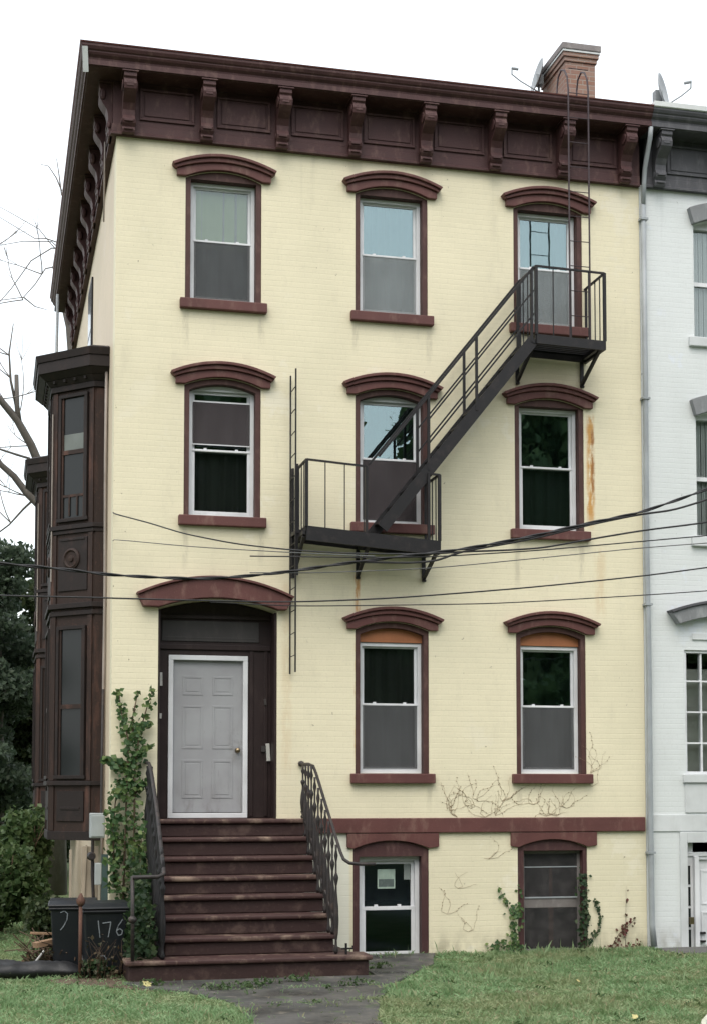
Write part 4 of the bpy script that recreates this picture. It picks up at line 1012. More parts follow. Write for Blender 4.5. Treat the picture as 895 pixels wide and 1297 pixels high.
six = [[(.36, 1), (.10, .62), (.0, .30), (.12, .06), (.32, .12), (.36, .34), (.2, .46), (.04, .36)]]
low_ = [[(.1, .45), (.02, .68), (.14, .92), (.36, .95), (.5, .75), (.46, .5), (.28, .42), (.1, .45)], [(.1, .45), (.0, .0)], [(.46, .48), (.6, .1)]]
two = [[(.05, .9), (.25, 1.), (.4, .85), (.38, .55), (.2, .2), (.05, .02)]]
bin_((-.155, -1.15, 0), math.radians(2), 'dark navy bin with number 176 brushed on its front in white', [(one, -.10, .50, .22), (seven, -.045, .51, .215), (six, .135, .51, .22), (low_, -.09, .08, .20)])
bin_((-.50, -.62, 0), math.radians(-6), 'dark navy bin half hidden behind another, hooked white mark on its left', [(two, -.16, .55, .26)])
pst = thing('iron_post', 'thin rusty iron post standing in front of the bins', 'post', (-.46, -1.58, 0))
m = MB(); m.tube([(0, 0, 0), (.0, 0, .9)], .022, 8); m.build('shaft', M['rust_iron'], pst, 0, True)
m = MB(); m.lathe([(.02, .86), (.05, .90), (.055, .94), (.03, .98), (.012, 1.02)], (0, 0, 0), 10); m.build('finial', M['rust_iron'], pst, 0, True)
tp = thing('plastic_sheet', 'crumpled roll of black plastic lying on grass left of the bins', 'tarp', (-1.1, -1.25, 0))
m = MB(); n, k = 60, 28; rings = []
for i in range(n):
    u = i/(n-1); x = -1.5+u*2.3; r = (.25-.15*u)*(1+.05*math.sin(i*.31)+.03*math.sin(i*.77))*(math.sin(PI*min(1, (1-u)*8+.05)/2) if u > .8 else 1)
    rings.append([m.bm.verts.new((x, r*1.5*math.cos(a)+.05*math.sin(x*4), max(-.02, r*.55+r*(.8+.12*math.sin(3*a+i*.17))*math.sin(a)+.006*random.uniform(-1, 1)))) for a in np.linspace(0, 2*PI, k, endpoint=False)])
for a, b in zip(rings, rings[1:]):
    for j in range(k): m.bm.faces.new((a[j], a[(j+1) % k], b[(j+1) % k], b[j]))
m.bm.faces.new(rings[0][::-1]); m.bm.faces.new(rings[-1]); m.build('sheet', M['tarp'], tp, 0, True)
def scrap(name, label, cat, a, b, w, h, mat, group=None):
    a, b = Vector(a), Vector(b); m = MB(); m.beam((0, 0, 0), b-a, w, h); o = m.build(name, M[mat], None, .004); o.location = a; tag(o, label, cat, group)
scrap('scrap_board', 'short orange-brown board with pale cut end in rubbish by bins', 'board', (-.97, -.75, .33), (-.62, -.55, .38), .10, .07, 'scrap')
scrap('scrap_board', 'long thin brown stick leaning over the rubbish by the bins', 'board', (-1.02, -.4, .45), (-.62, -.4, .43), .04, .03, 'scrap')
scrap('white_stick', 'small white plastic stick poking up from black plastic sheet', 'stick', (-.98, -.95, .13), (-.86, -.85, .27), .02, .02, 'paleplastic')
# rubble of brush beside the bins
def leafcloud(centers, size, asp=1.0, flat=None, rs=None, quad=True):
    """leaf quads at centers (N,3): random orientation; returns verts, faces"""
    N = len(centers); c = np.asarray(centers)
    u = rng.normal(size=(N, 3)); 
    if flat is not None: u = u*(1-flat[1]) + np.array(flat[0])*flat[1]*1.5       # normals biased
    u /= np.linalg.norm(u, axis=1)[:, None]
    t = rng.normal(size=(N, 3)); t -= (t*u).sum(1)[:, None]*u; t /= np.linalg.norm(t, axis=1)[:, None]; b = np.cross(u, t)
    s = size*rng.uniform(.55, 1.25, size=(N, 1))
    v = np.stack([c - t*s*.5, c + b*s*.42*asp - t*s*.05 + u*s*.06, c + t*s*.6, c - b*s*.42*asp - t*s*.05 + u*s*.06], 1).reshape(-1, 3)
    f = np.arange(N*4).reshape(N, 4); return v, f
def blob_points(n, c, r, shell=.55):
    p = rng.normal(size=(n, 3)); p /= np.linalg.norm(p, axis=1)[:, None]
    return np.array(c) + p*np.array(r)*(shell+(1-shell)*rng.random((n, 1)))**.7

# ================================================================== PLANTS
def plant(name, label, cat, base, pts, size, mat, stems=None, group=None, stem_mat='stem', flat=None, asp=1.):
    t = thing(name, label, cat, base, group)
    v, f = leafcloud(pts, size, asp, flat); o = pmesh('foliage', v, f, M[mat], t, base)
    if stems:
        m = MB()
        for s in stems:
            n = len(s[0]); m.tube([Vector(p)-Vector(base) for p in s[0]], [s[1]*(1-.7*i/max(1, n-1)) for i in range(n)], 5)
        m.build('stem', M[stem_mat], t, 0, True)
    return t
def along(path, n, spread, taper=True):
    path = np.array(path, float); seg = np.linalg.norm(np.diff(path, axis=0), axis=1); cs = np.r_[0, seg.cumsum()]/seg.sum()
    u = rng.random(n); p = np.stack([np.interp(u, cs, path[:, k]) for k in range(3)], 1)
    w = np.array(spread)[None]*(1-.75*u[:, None] if taper else 1); return p + rng.normal(size=(n, 3))*w
vines = [([(.15, -.10, 0), (.18, -.12, 1.4), (.20, -.14, 2.3), (.22, -.13, 2.9), (.13, -.1, 3.25), (.08, -.09, 3.58)], 330, (.125, .06, .06)),
         ([(.25, -.12, 0), (.30, -.15, 1.5), (.30, -.15, 2.5), (.36, -.12, 3.0), (.46, -.10, 3.35), (.54, -.09, 3.60)], 330, (.125, .06, .06)),
         ([(.25, -.14, 2.6), (.42, -.14, 2.78), (.54, -.12, 2.84)], 70, (.03, .03, .03)), ([(.25, -.14, 2.9), (.42, -.12, 3.08), (.52, -.1, 3.12)], 55, (.03, .03, .03)),
         ([(.2, -.14, 2.5), (.02, -.1, 2.62), (-.10, -.06, 2.66)], 120, (.05, .04, .06)),
         ([(.3, -.14, 2.2), (.44, -.16, 2.36), (.54, -.16, 2.28)], 60, (.03, .03, .03)), ([(.28, -.1, 2.9), (.27, -.1, 3.2), (.34, -.08, 3.55)], 30, (.03, .02, .03)), ([(.05, -.12, 1.0), (.03, -.12, 1.8), (.08, -.12, 2.4)], 210, (.05, .05, .05)),
         ([(.32, -.2, .2), (.40, -.25, 1.0), (.38, -.25, 1.7)], 420, (.09, .12, .1))]
P_ = np.concatenate([along(p, n, s, i < 2 or 2 <= i < 7) for i, (p, n, s) in enumerate(vines)])
P_[:, 1] = np.minimum(P_[:, 1], -.03)
plant('climbing_ivy', 'tall green ivy climbing the yellow corner left of the front door', 'climbing plant', (.2, -.12, 0), P_, .082, 'ivy', [(v[0], .018) for v in vines], flat=((0, -1, .35), .5))
# dark mass of ivy over the railing side and behind the bins
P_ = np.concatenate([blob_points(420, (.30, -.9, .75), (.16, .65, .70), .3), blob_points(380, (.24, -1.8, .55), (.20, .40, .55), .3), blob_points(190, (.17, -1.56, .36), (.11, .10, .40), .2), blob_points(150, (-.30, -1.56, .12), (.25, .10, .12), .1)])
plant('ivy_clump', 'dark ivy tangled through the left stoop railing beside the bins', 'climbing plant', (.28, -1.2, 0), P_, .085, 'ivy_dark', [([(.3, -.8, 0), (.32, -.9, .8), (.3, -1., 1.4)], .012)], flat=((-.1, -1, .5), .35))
P_ = np.concatenate([along([(5.62, -.03, .0), (5.56, -.04, .25), (5.52, -.04, .55)], 85, (.05, .02, .05), False), along([(5.62, -.04, .5), (5.45, -.03, .7), (5.32, -.03, .93)], 26, (.018, .015, .02), False), along([(5.6, -.04, .05), (5.42, -.04, .12), (5.22, -.04, .05)], 60, (.05, .02, .04), False), along([(5.64, -.03, .5), (5.64, -.03, .95)], 22, (.025, .015, .05), False)])
plant('climbing_creeper', 'pale green creeper at the left edge of the old basement window', 'climbing plant', (5.6, -.04, 0), P_, .058, 'ivy', [([(5.62, -.02, 0), (5.56, -.02, .4), (5.45, -.02, .7), (5.32, -.02, .93)], .006)], flat=((0, -1, .3), .7))
P_ = np.concatenate([along([(6.60, .02, .0), (6.61, .0, .6), (6.60, .0, 1.05)], 230, (.04, .035, .05), False), along([(6.66, -.03, .1), (6.80, -.03, .28), (6.84, -.03, .5), (6.76, -.03, .72)], 46, (.02, .015, .02), False)])
plant('climbing_creeper', 'dark green creeper up the right edge of the old basement window', 'climbing plant', (6.62, -.02, 0), P_, .055, 'ivy_dark', [([(6.62, -.02, 0), (6.80, -.02, .28), (6.84, -.02, .5), (6.76, -.02, .72)], .006)], flat=((0, -1, .3), .7))
P_ = np.concatenate([along([(6.98, -.04, .02), (7.12, -.04, .22), (7.36, -.03, .42)], 42, (.03, .015, .03), False), along([(7.22, -.03, .1), (7.24, -.03, .85)], 8, (.01, .01, .03), False), along([(7.1, -.05, .02), (7.48, -.05, .06)], 40, (.06, .02, .04), False)])
plant('climbing_creeper', 'withered red-brown creeper at wall foot beside the grey downspout', 'climbing plant', (7.15, -.04, 0), P_, .05, 'ivy_red', [([(6.98, -.02, 0), (7.12, -.02, .22), (7.36, -.02, .42)], .007), ([(7.22, -.02, 0), (7.24, -.02, .9)], .004)], flat=((0, -1, .3), .7))
def tracery(label, roots, span, n):
    t = thing('dead_vine', label, 'dead vine', (roots[0][0], 0, roots[0][1]), 'dead creeper stems on the yellow wall')
    m = MB(); b = Vector((roots[0][0], 0, roots[0][1]))
    for r in roots:
        for i in range(n):
            x, z = r; a = random.uniform(.6, 2.4); pts = [(x, -.004, z)]; x += random.uniform(-.12, .12)
            for k in range(random.randint(5, 10)):
                a += random.uniform(-.6, .6); x += span*.7*math.cos(a); z += span*.6*math.sin(a); pts.append((x, -.004, z))
            m.tube([Vector(p)-b for p in pts], [  .0018*(1-.6*i_/len(pts)) for i_ in range(len(pts))], 4)
            for q in pts[2:]:
                if random.random() < .4: m.lathe([(.0, -.007), (.008, 0), (.0, .007)], Vector(q)-b, 5)
    m.build('stem', M['dead_stem'], t)
tracery('dead vine stems spread over yellow wall between the two first floor windows', [(4.75, 1.88), (5.15, 1.88), (5.3, 1.9), (4.95, 2.0), (5.4, 2.1), (4.6, 2.0), (5.05, 2.1)], .085, 5)
tracery('dead vine stems beneath right first floor window, above the maroon band', [(6.05, 1.89), (6.2, 1.89), (5.85, 2.05), (6.35, 2.0)], .06, 5)
tracery('dead vine stem rising right of the right first floor window', [(6.74, 2.3), (6.72, 2.5)], .10, 3)
tracery('dead vine stems on yellow wall between the two basement windows', [(4.6, .55), (4.9, .3), (4.75, .9), (5.2, 1.3)], .07, 3)

# trees behind at the left
def limb_set(m, base, d, L, r, depth, out):
    n = 5; p = Vector(base); pts = [p.copy()]; dd = Vector(d).normalized()
    for i in range(n):
        dd = (dd + Vector((random.uniform(-1, 1), random.uniform(-1, 1), random.uniform(-.4, .9)))*.16).normalized(); p = p + dd*L/n; pts.append(p.copy())
    m.tube(pts, [r*(1-.55*i/n) for i in range(n+1)], 6 if r > .02 else 4)
    if depth <= 0: out.append(pts[-1]); return
    for k in range(3 if depth > 1 else 4):
        q = pts[random.randint(2, n)]; a = Vector((random.uniform(-1, 1), random.uniform(-1, 1), random.uniform(-.3, .9)))
        limb_set(m, q, (dd*.8 + a*.75), L*random.uniform(.5, .7), r*.48, depth-1, out)
TB = Vector((-.25, 13.2, 0))
bt = thing('bare_tree', 'leafless grey tree with forked limbs rising behind the brown bays', 'tree', TB)
m = MB(); m.tube([Vector(p)-TB for p in ((-.2, 13.2, 0), (-.25, 13.2, 3), (-.20, 13.2, 6), (-.28, 13.1, 8.5))], [.30, .27, .23, .15], 10); m.build('trunk', M['bark'], bt, 0, True)
LIMBS = [([(-.28, 13.1, 8.4), (-.41, 13, 8.93), (-.55, 13, 9.15), (-.79, 12.9, 9.69), (-1.09, 12.8, 10.19), (-1.46, 12.7, 10.6), (-1.97, 12.5, 11.0), (-2.9, 12.2, 11.6)], .115, .055),
         ([(-1.05, 12.8, 10.12), (-1.10, 12.8, 10.5), (-1.12, 12.8, 11.18)], .065, .045), ([(-1.10, 12.8, 10.42), (-1.24, 12.8, 11.05), (-1.28, 12.8, 11.65), (-1.20, 12.8, 12.3)], .035, .010),
         ([(-.25, 13.1, 7.9), (-.60, 13, 8.4), (-.86, 13, 8.65), (-1.14, 13, 9.01), (-1.42, 13, 9.25), (-1.78, 13, 9.72), (-2.6, 12.8, 10.3)], .10, .05),
         ([(-.3, 13, 8.9), (-.61, 13.2, 9.13), (-.82, 13.2, 9.46), (-1.08, 13.3, 9.55), (-1.39, 13.4, 9.66), (-2.1, 13.5, 9.9)], .035, .02),
         ([(-.5, 13, 8.75), (-.94, 13, 8.3), (-1.23, 13, 7.95), (-1.9, 13, 7.4)], .03, .012),
         ([(-.28, 13.1, 8.5), (.2, 13.4, 10.5), (.0, 13.4, 12.5), (-.35, 13.3, 13.8)], .14, .03)]
m = MB()
for p, a, b in LIMBS: m.tube([Vector(q)-TB for q in p], [a+(b-a)*i/(len(p)-1) for i in range(len(p))], 8)
m.build('limb', M['bark'], bt, 0, True)
TW = [[(-.1, 13.3, 14.3), (-.51, 13, 14.3), (-.76, 13, 14.28), (-1.52, 13, 14.69)], [(-.1, 13.3, 14.0), (-.4, 13, 14.17), (-.68, 13, 14.5), (-1.27, 13, 14.8), (-1.69, 13, 15.0)], [(-.1, 13.3, 14.1), (-.4, 13, 14.24), (-1.01, 13, 14.2), (-1.68, 13, 14.02)],
      [(-.1, 13.3, 14.2), (-.4, 13, 14.1), (-.84, 13, 13.78), (-1.25, 13, 13.13), (-1.49, 13, 12.82), (-1.74, 13, 12.49)], [(-.3, 13.3, 13.8), (-.53, 13, 13.63), (-.75, 13, 13.26), (-.99, 13, 12.96), (-1.49, 13, 12.85), (-1.9, 13, 12.9)], [(-.99, 13, 12.96), (-.74, 13, 12.77), (-.49, 13, 12.72)],
      [(-.2, 13, 15.4), (-.32, 13, 15.68), (-.49, 13, 15.93), (-.66, 13, 15.95)], [(-.2, 13, 15.3), (-.27, 13, 15.81), (-.32, 13, 16.12)], [(-.35, 13.3, 13.8), (-.2, 13.3, 15.0), (-.15, 13.3, 15.5)]]
m = MB()
for p in TW: m.tube([Vector(q)-TB for q in p], [.017*(1-.6*i/(len(p)-1)) for i in range(len(p))], 4)
out = []
for p, L in (((-1.09, 12.8, 10.2), 1.3), ((-1.24, 12.8, 11.1), 1.2), ((-.79, 13, 9.7), 1.2), ((-1.39, 13, 9.3), 1.4), ((-1.0, 13, 12.9), 1.3), ((-.6, 13, 13.5), 1.0), ((-1.5, 12.7, 10.6), 1.5), ((-1.28, 12.8, 11.6), 1.0), ((-1.2, 13, 8.0), 1.1), ((-.9, 13, 8.6), 1.2), ((-1.6, 13, 14.0), 1.2)):
    for _ in range(2): limb_set(m, Vector(p)-TB, (random.uniform(-1, .2), random.uniform(-.5, .5), random.uniform(-.2, 1)), L, .014, 1, out)
m.build('twig', M['twig'], bt)
def crown_tree(name, label, base, h, lobes, mat, size, per, group):
    t = thing(name, label, 'tree', base, group); B_ = Vector(base)
    m = MB(); m.tube([(0, 0, 0), (.1, 0, h*.4), (0, .1, h*.85)], [.25, .18, .05], 9); m.build('trunk', M['bark'], t, 0, True)
    m = MB()
    for c, r in lobes:
        c = Vector(c)-B_; m.tube([(.05, .02, max(.6, c.z*.55)), tuple(Vector((c.x*.6, c.y*.6, c.z*.85))), tuple(c)], [.09, .06, .02], 6)
    m.build('limb', M['bark'], t, 0, True)
    pts = np.concatenate([blob_points(int(per*r[0]*r[1]*r[2]**.5), c, r, .25) for c, r in lobes])
    v, f = leafcloud(pts, size, .8); pmesh('crown', v, f, M[mat], t, base)
    return t
G = 'trees beyond the brown bays'
def lobes(cx, cy, z0, z1, rx, n):
    L = []
    for i in range(n):
        z = z0+(z1-z0)*(i+.5)/n; k = math.sin(PI*(.18+.74*(i+.5)/n)); L.append(((cx+random.uniform(-.5, .5)*rx*k, cy+random.uniform(-.5, .5)*rx*k, z), (rx*k*random.uniform(.6, .9), rx*k*random.uniform(.6, .9), (z1-z0)/n*random.uniform(.7, 1.0))))
    return L
crown_tree('leafy_tree', 'dark green leafy tree close behind the far brown bay', (-1.5, 15.5, 0), 7.0, lobes(-1.6, 15.5, .8, 8.3, 2.2, 15), 'conifer', .15, 2300, G)
crown_tree('leafy_tree', 'dark leafy tree at left edge of photo, behind grassy strip', (-4.2, 18, 0), 7.4, lobes(-3.6, 18, .8, 8.6, 2.6, 13), 'conifer', .17, 1700, G)
crown_tree('leafy_tree', 'duller green tree in the gap beneath the near brown bay', (1.3, 21, 0), 6.0, lobes(-.4, 21, .4, 8.3, 3.2, 13), 'shrub2', .2, 1100, G)
crown_tree('leafy_tree', 'tall dark tree farthest back at the left edge, above the others', (-4.0, 26, 0), 8.0, lobes(-3.2, 26, .5, 9.4, 4.2, 9), 'conifer', .24, 900, G)
crown_tree('leafy_tree', 'broad leafy tree beside the house, left of the photo', (-8.2, 3.5, 0), 7.0, lobes(-8.2, 3.5, .8, 8.2, 3.0, 9), 'shrub2', .24, 700, G)
def shrub(label, base, r, n, size, mat, grp='shrubs along the left side'):
    b = Vector(base); pts = np.concatenate([blob_points(n//6, (b.x+random.uniform(-.5, .5)*r[0], b.y+random.uniform(-.5, .5)*r[1], b.z+r[2]*random.uniform(.35, 1.15)), (r[0]*.55, r[1]*.55, r[2]*.5), .2) for _ in range(6)])
    pts = pts[pts[:, 2] > .03]
    st_ = [([tuple(b), tuple(b+Vector((random.uniform(-.4, .4)*r[0], random.uniform(-.4, .4)*r[1], r[2]*.7))), tuple(b+Vector((random.uniform(-.8, .8)*r[0], random.uniform(-.6, .6)*r[1], r[2]*1.3)))], .02) for _ in range(6)]
    plant('shrub', label, 'shrub', base, pts, size, mat, st_, grp)
shrub('bright green bush at left edge of photo, below dark trees', (-1.35, 4.6, 0), (.75, .8, .95), 3600, .105, 'shrub')
shrub('leafy bright bush cut by the left edge, nearest the black plastic', (-1.75, 3.2, 0), (.5, .6, 1.15), 3000, .085, 'shrub')
shrub('tall pale green bush under far bay, touching its corner', (-.95, 7.0, 0), (.55, .7, 1.25), 3000, .11, 'shrub')
shrub('dull green bush between rubbish and pale boards', (-.75, 1.9, 0), (.35, .5, .55), 1500, .085, 'shrub2')
shrub('broad dark bush at back, behind the bright green one', (-1.9, 9.5, 0), (1.0, 1.0, 1.5), 3600, .13, 'shrub2')
# dry brush heap by the bins
m = MB(); bb = Vector((-.78, -.5, 0))
for i in range(70):
    p = Vector((random.uniform(-.3, .3), random.uniform(-.4, .4), random.uniform(.0, .32))); q = p+Vector((random.uniform(-.3, .3), random.uniform(-.3, .3), random.uniform(-.05, .25))); m.tube([p, q], .007, 4)
bh = thing('brush_heap', 'heap of dry brown twigs and leaves beside the bins', 'brush', bb); m.build('twig', M['stem'], bh)
v, f = leafcloud(blob_points(420, (0, 0, .12), (.36, .45, .22), .1), .07); v[:, 2] = np.maximum(v[:, 2], .0); pmesh('dead_leaf_litter', v, f, M['dead_leaf'], bh)['kind'] = 'stuff'

# trees across the street, behind the photographer: seen only in the window panes
pts = []
for i in range(26):
    x = -30+i*3.0; top = 20.5+1.2*math.sin(i*1.7)+random.uniform(-.6, .6)
    if 13.5 < x < 17.5: top = 16.2
    for z in np.arange(1.5, top, 2.2): pts.append(blob_points(330, (x+random.uniform(-1, 1), -46+random.uniform(-1.5, 1.5), z), (2.4, 2.0, 1.7), .1))
pts = np.concatenate(pts); v, f = leafcloud(pts, 1.0, .9); tag(pmesh('tree_belt', v, f, M['shrub']), 'belt of leafy trees across the street', 'trees', None, 'stuff')

# ================================================================== GROUND
m = MB(); vs = [m.bm.verts.new(p) for p in ((-400, -400, 0), (400, -400, 0), (400, 900, 0), (-400, 900, 0))]; m.bm.faces.new(vs)
tag(m.build('ground', M['ground']), None, None, None, 'structure')
PATHS = [[(.2, -2.75), (.0, -2.2), (3.03, -2.2), (3.1, -.5), (3.25, -.02), (4.42, -.02), (4.25, -.5), (4.05, -1.2), (3.45, -2.2), (3.05, -2.95), (2.85, -3.02), (1.6, -3.08), (.55, -3.02)],
         [(.62, -3.05), (1.6, -3.12), (2.83, -3.06), (2.98, -3.1), (2.62, -4.05), (1.7, -4.2), (.98, -4.05)],
         [(1.0, -4.09), (1.7, -4.24), (2.60, -4.09), (2.2, -5.5), (2.1, -7.2), (2.1, -14), (.85, -14), (.9, -7), (.97, -5.3)]]
pm = MB()
for k, P in enumerate(PATHS): pm.prism(P, lambda u, v, q, k=k: (u, v, (-.05, .028-.006*k)[q]))
tag(pm.build('path', M['path'], None, .012), None, None, None, 'structure')
dm = MB(); dm.prism([(-.75, -1.95), (.3, -2.9), (.55, -3.2), (.2, -2.75), (.0, -2.3), (.0, -1.6), (-.4, -1.45), (-.9, -1.6)], lambda u, v, q: (u, v, (-.05, .010)[q])); tag(dm.build('soil_patch', M['dirt']), None, None, None, 'structure')
def inpoly(x, y, P):
    c = np.zeros(len(x), bool); n = len(P)
    for i in range(n):
        (x1, y1), (x2, y2) = P[i], P[(i+1) % n]
        k = ((y1 > y) != (y2 > y)) & (x < (x2-x1)*(y-y1)/(y2-y1+1e-12)+x1); c ^= k
    return c
PATHS.append([(5.03, -6.82), (5.165, -6.56), (5.41, -6.19), (5.75, -5.87), (6.35, -5.68), (7.3, -5.5), (9.5, -5.4), (9.5, -9.25), (4.8, -9.25), (4.95, -7.7)])
dv = MB(); dv.prism(PATHS[-1], lambda u, v, q: (u, v, (-.05, .03)[q])); tag(dv.build('driveway', worn_mat('grey_concrete', (.20, .20, .205), (.28, .28, .28), .5, .8, 5.), None, .01), None, None, None, 'structure')
kb = MB(); kb.tube([(4.80, -9.2, .03), (4.95, -7.7, .03), (5.03, -6.82, .03)] + [(x, y, .03) for x, y in PATHS[-1][1:7]], .03, 8); tag(kb.build('kerb_edge', worn_mat('pale_kerb_stone', (.56, .57, .46), (.42, .42, .34), .5, .8, 7.)), 'pale rounded edging of grey paving, bottom right corner of lawn', 'edging')
N = 330000
gx = rng.uniform(-2.6, 9.4, N); gy = rng.uniform(-8.4, 9.0, N)
keep = np.ones(N, bool)
for P in PATHS:
    c = np.mean(P, axis=0); wob = .05*np.sin(gx*7.3+gy*4.1)+.04*np.sin(gx*15.1-gy*11.7)
    qx, qy = c[0]+(gx-c[0])*(1+wob), c[1]+(gy-c[1])*(1+wob)
    ins = inpoly(qx, qy, [tuple(c+(np.array(q)-c)*.98) for q in P]); core = inpoly(qx, qy, [tuple(c+(np.array(q)-c)*.86) for q in P])
    keep &= ~(core & (rng.random(N) > .012)); keep &= ~(ins & ~core & (rng.random(N) > .16))
keep &= ~inpoly(gx, gy, [(0, -2.18), (3.05, -2.18), (3.05, 0), (0, 0)]); keep &= ~((gx > -.02) & (gy > -.02)); keep &= ~((gx > 7.62) & (gy > -.78))
keep &= ~((gy > 1.5) & (rng.random(N) < .5))
bare = np.sin(gx*2.3+1.1)*np.sin(gy*1.9+.4)+.5*np.sin(gx*5.1+gy*3.7); keep &= ~((bare > .95) & (rng.random(N) < .7))
keep &= ~(inpoly(gx, gy, [(-.75, -1.95), (.3, -2.9), (.2, -2.75), (.0, -2.3), (.0, -1.6), (-.9, -1.6)]) & (rng.random(N) < .85))
gx, gy = gx[keep], gy[keep]; n = len(gx)
tall = rng.random(n) < .025; hgt = rng.uniform(.018, .05, n)*np.where(tall, 2.4, 1.)*(1+.35*np.sin(gx*1.7)*np.sin(gy*2.1)); hgt[(gy > -.35) & (gx > 3)] *= 1.6
ang = rng.uniform(0, 2*PI, n); wd = rng.uniform(.004, .009, n); lean = rng.normal(size=(n, 2))*.025; hgt *= .65+.7*np.clip(.5+.5*np.sin(gx*6.1+2*np.sin(gy*3.3))*np.sin(gy*5.7+2*np.sin(gx*2.9)), 0, 1)
v = np.zeros((n, 4, 3)); dx, dy = np.cos(ang)*wd, np.sin(ang)*wd
v[:, 0] = np.stack([gx-dx, gy-dy, np.zeros(n)], 1); v[:, 1] = np.stack([gx+dx, gy+dy, np.zeros(n)], 1)
v[:, 2] = np.stack([gx+dx*.6+lean[:, 0]*.5, gy+dy*.6+lean[:, 1]*.5, hgt*.65], 1); v[:, 3] = np.stack([gx+lean[:, 0]*1.3, gy+lean[:, 1]*1.3, hgt], 1)
tag(pmesh('lawn_grass', v.reshape(-1, 3), np.arange(n*4).reshape(n, 4)[:, [0, 1, 2, 3]], M['grass']), 'short rough lawn grass in front of the houses', 'grass', None, 'stuff')
# tufts on the paving
tp_ = []
for (cx_, cy_) in ((1.55, -2.75), (2.0, -2.6), (1.35, -3.05), (2.55, -3.06), (3.2, -1.6), (.35, -2.6), (1.0, -3.1)):
    k = 60; tp_.append(np.stack([rng.normal(cx_, .10, k), rng.normal(cy_, .03, k), rng.uniform(.03, .10, k)], 1))
for _ in range(70):
    cx_, cy_ = rng.uniform(-1.4, 8.2), rng.uniform(-6.8, -.3)
    if inpoly(np.array([cx_]), np.array([cy_]), [(-.1, -3.2), (3.4, -3.2), (4.6, 0), (-.1, 0)])[0]: continue
    k = 9; tp_.append(np.stack([rng.normal(cx_, .05, k), rng.normal(cy_, .05, k), rng.uniform(.02, .06, k)], 1))
v, f = leafcloud(np.concatenate(tp_), .06, .5); tag(pmesh('weed_tuft', v, f, M['shrub']), 'small weeds sprouting in the joints of the paving', 'weeds', None, 'stuff')
def fallen(x, y, label, rz, z=.055, s=.10):
    m = MB(); pts = [(0, -.5), (.12, -.2), (.42, -.28), (.30, .02), (.5, .25), (.2, .25), (0, .6), (-.2, .25), (-.5, .25), (-.3, .02), (-.42, -.28), (-.12, -.2)]
    vs = [m.bm.verts.new((a*s, b*s, .02*math.sin(a*7)*s*4)) for a, b in pts]; m.bm.faces.new(vs)
    o = m.build('fallen_leaf', M['yellow_leaf']); o.location = (x, y, z); o.rotation_euler = (.5, -.3, rz); sm = o.modifiers.new('s', 'SOLIDIFY'); sm.thickness = .002
    tag(o, label, 'leaf', 'fallen leaves on the lawn')
fallen(4.62, -6.2, 'large yellow leaf on the lawn near the bottom edge, towards the right', .4, .045, .09)
fallen(5.15, -3.4, 'small pale leaf on the lawn before the old basement window', 1.4, .04, .055)
#fallen(6.6, -3.0, 'small yellow leaf on grass before the white house', 2.2, .05, .07)
#fallen(-.95, -4.2, 'pale leaf on the grass at the lower left of the photo', .2, .04, .07)
fallen(.24, -2.62, 'yellowish leaf on the soil against the left end of lowest step', .9, .05, .12)

# ================================================================== OVERHEAD CABLES
CB = 'overhead cables across the front'
def cable(label, pts, r, mat='cable', twist=0):
    # smooth through the points
    P = np.array(pts, float); t = np.arange(len(P)); tt = np.linspace(0, len(P)-1, len(P)*7)
    Q = np.stack([np.interp(tt, t, P[:, k]) for k in range(3)], 1)
    for _ in range(6): Q[1:-1] = (Q[:-2]+2*Q[1:-1]+Q[2:])/4
    m = MB(); o = Vector(Q[0])
    if twist:
        L = np.r_[0, np.linalg.norm(np.diff(Q, axis=0), axis=1).cumsum()]; s = np.arange(0, L[-1], .06); R_ = np.stack([np.interp(s, L, Q[:, k]) for k in range(3)], 1)
        for ph in (0, PI):
            m.tube([Vector((p[0], p[1]+twist*math.cos(s_*9+ph), p[2]+twist*math.sin(s_*9+ph)))-o for p, s_ in zip(R_, s)], r, 5)
    else: m.tube([Vector(p)-o for p in Q], r, 5)
    q = m.build('cable', M[mat], None, 0, True); q.location = o; tag(q, label, 'cable', CB)
Y = -5.
cable('thick twisted cable bundle sagging right across the whole photo', [(-5.5, Y, 4.75), (-1.92, Y, 4.49), (-.94, Y, 4.44), (-.4, Y, 4.39), (.07, Y, 4.38), (.54, Y, 4.38), (1.11, Y, 4.44), (1.43, Y, 4.49), (2.1, Y, 4.61), (2.7, Y, 4.7), (3.24, Y, 4.78), (4.03, Y, 4.95), (4.67, Y, 5.12), (5.24, Y, 5.25), (5.66, Y, 5.4), (6.06, Y, 5.55), (7.4, Y, 6.1), (10, Y, 7.3)], .010, 'cable', .009)
cable('cable looping loosely below the twisted bundle near lower balcony', [(2.1, Y, 4.61), (2.47, Y, 4.615), (2.7, Y, 4.62), (2.97, Y, 4.65), (3.24, Y, 4.76), (4.03, Y, 4.92), (4.67, Y, 5.1), (5.24, Y, 5.235), (5.65, Y, 5.3), (6.05, Y, 5.43), (7.4, Y, 5.95), (10, Y, 7.1)], .012)
cable('wavy cable just below the twisted bundle on the right', [(2.7, Y, 4.70), (3.28, Y, 4.76), (3.73, Y, 4.79), (4.14, Y, 4.83), (4.66, Y, 4.94), (5.32, Y, 5.07), (6.05, Y, 5.18), (7.5, Y, 5.5), (10, Y, 6.1)], .0105)
cable('thin cable, upper of two faint ones under the right second floor window', [(1.0, Y, 4.63), (2.26, Y, 4.66), (2.93, Y, 4.69), (4.08, Y, 4.8), (5.32, Y, 4.95), (6.57, Y, 5.1), (10, Y, 5.55)], .007)
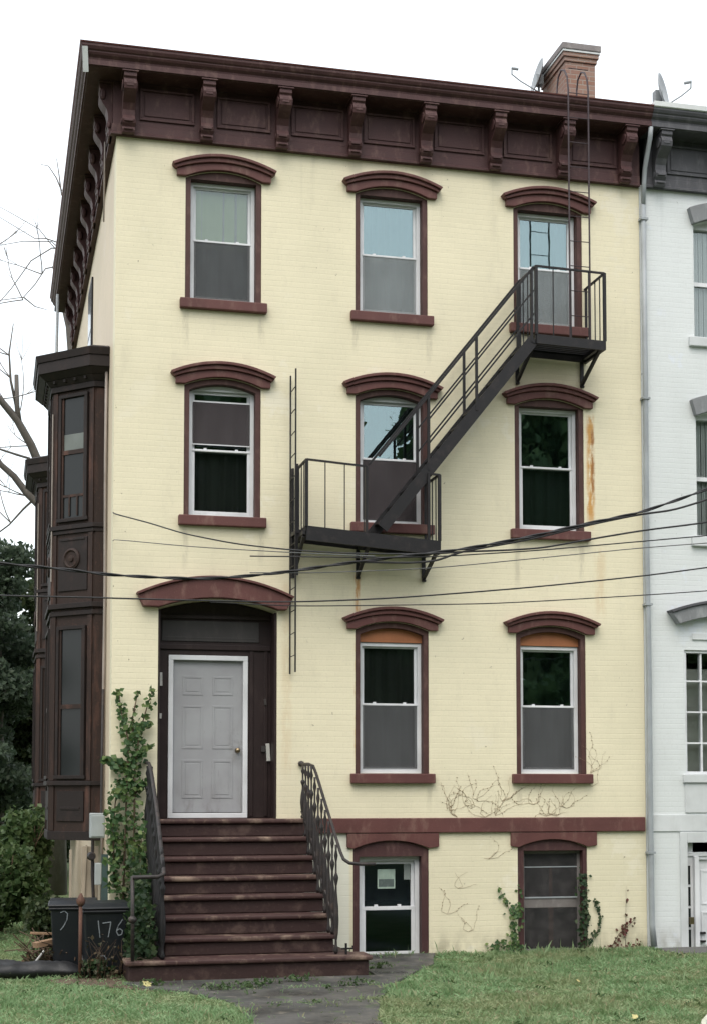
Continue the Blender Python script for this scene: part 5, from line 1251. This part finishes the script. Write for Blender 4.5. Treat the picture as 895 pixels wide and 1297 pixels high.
cable('faint thin cable, lower of two under the right second floor window', [(1.0, Y, 4.46), (1.68, Y, 4.48), (2.93, Y, 4.57), (4.17, Y, 4.73), (5.32, Y, 4.88), (6.57, Y, 5.01), (10, Y, 5.45)], .0055, 'cable_pale')
cable('long straight cable crossing the whole front at door hood height', [(-6, Y, 4.22), (-1.47, Y, 4.15), (-.71, Y, 4.16), (.38, Y, 4.16), (1.42, Y, 4.17), (2.47, Y, 4.24), (3.9, Y, 4.39), (5.32, Y, 4.57), (6.57, Y, 4.77), (10, Y, 5.3)], .0085)
cable('lowest thin cable, from the door hood over the first floor window hoods', [(.6, Y, 4.15), (1.43, Y, 4.13), (2.47, Y, 4.17), (3.63, Y, 4.22), (5.31, Y, 4.36), (6.57, Y, 4.48), (10, Y, 4.75)], .006)
cable('service cable dropping from the house corner to the bundle', [(0, -.02, 5.93), (.0, -.2, 5.88), (.39, -.97, 5.64), (.73, -1.73, 5.39), (1.26, -2.5, 5.16), (1.75, -3.27, 4.99), (2.24, -4.03, 4.85), (2.83, -4.98, 4.72)], .009)
cable('thin paler service cable below the other on the house corner', [(0, -.02, 5.55), (.0, -.2, 5.54), (.89, -1.73, 5.23), (1.75, -3.27, 4.96), (2.31, -4.98, 4.68)], .006, 'cable_pale')

st_ = []
for i in range(26):
    x, y = random.uniform(-.42, .18), random.uniform(-1.75, -1.5); h = random.uniform(.15, .5); st_.append(([(x, y, 0), (x+random.uniform(-.06, .06), y, h*.6), (x+random.uniform(-.18, .18), y-.03, h)], .004))
P_ = np.concatenate([np.array([[*s_[0][2]], [*s_[0][1]]]) + rng.normal(size=(2, 3))*.02 for s_ in st_] + [np.stack([rng.uniform(-.45, .2, 60), rng.uniform(-1.8, -1.5, 60), rng.uniform(.01, .12, 60)], 1)])
plant('dry_weeds', 'dry brown weeds standing against the front of the numbered bin', 'weeds', (-.1, -1.62, 0), P_, .05, 'dead_leaf', st_)
# street between the houses and the photographer
m = MB(); m.box(-200, 200, -10.9, -9.3, -.3, .02); tag(m.build('sidewalk', M['path'], None, .01), None, None, None, 'structure')
m = MB(); vs = [m.bm.verts.new(p) for p in ((-200, -18.6, .006), (200, -18.6, .006), (200, -11.0, .006), (-200, -11.0, .006))]; m.bm.faces.new(vs); tag(m.build('road', worn_mat('road_asphalt', (.045, .045, .047), (.075, .075, .075), .5, .85, 5., .006, 1.)), None, None, None, 'structure')
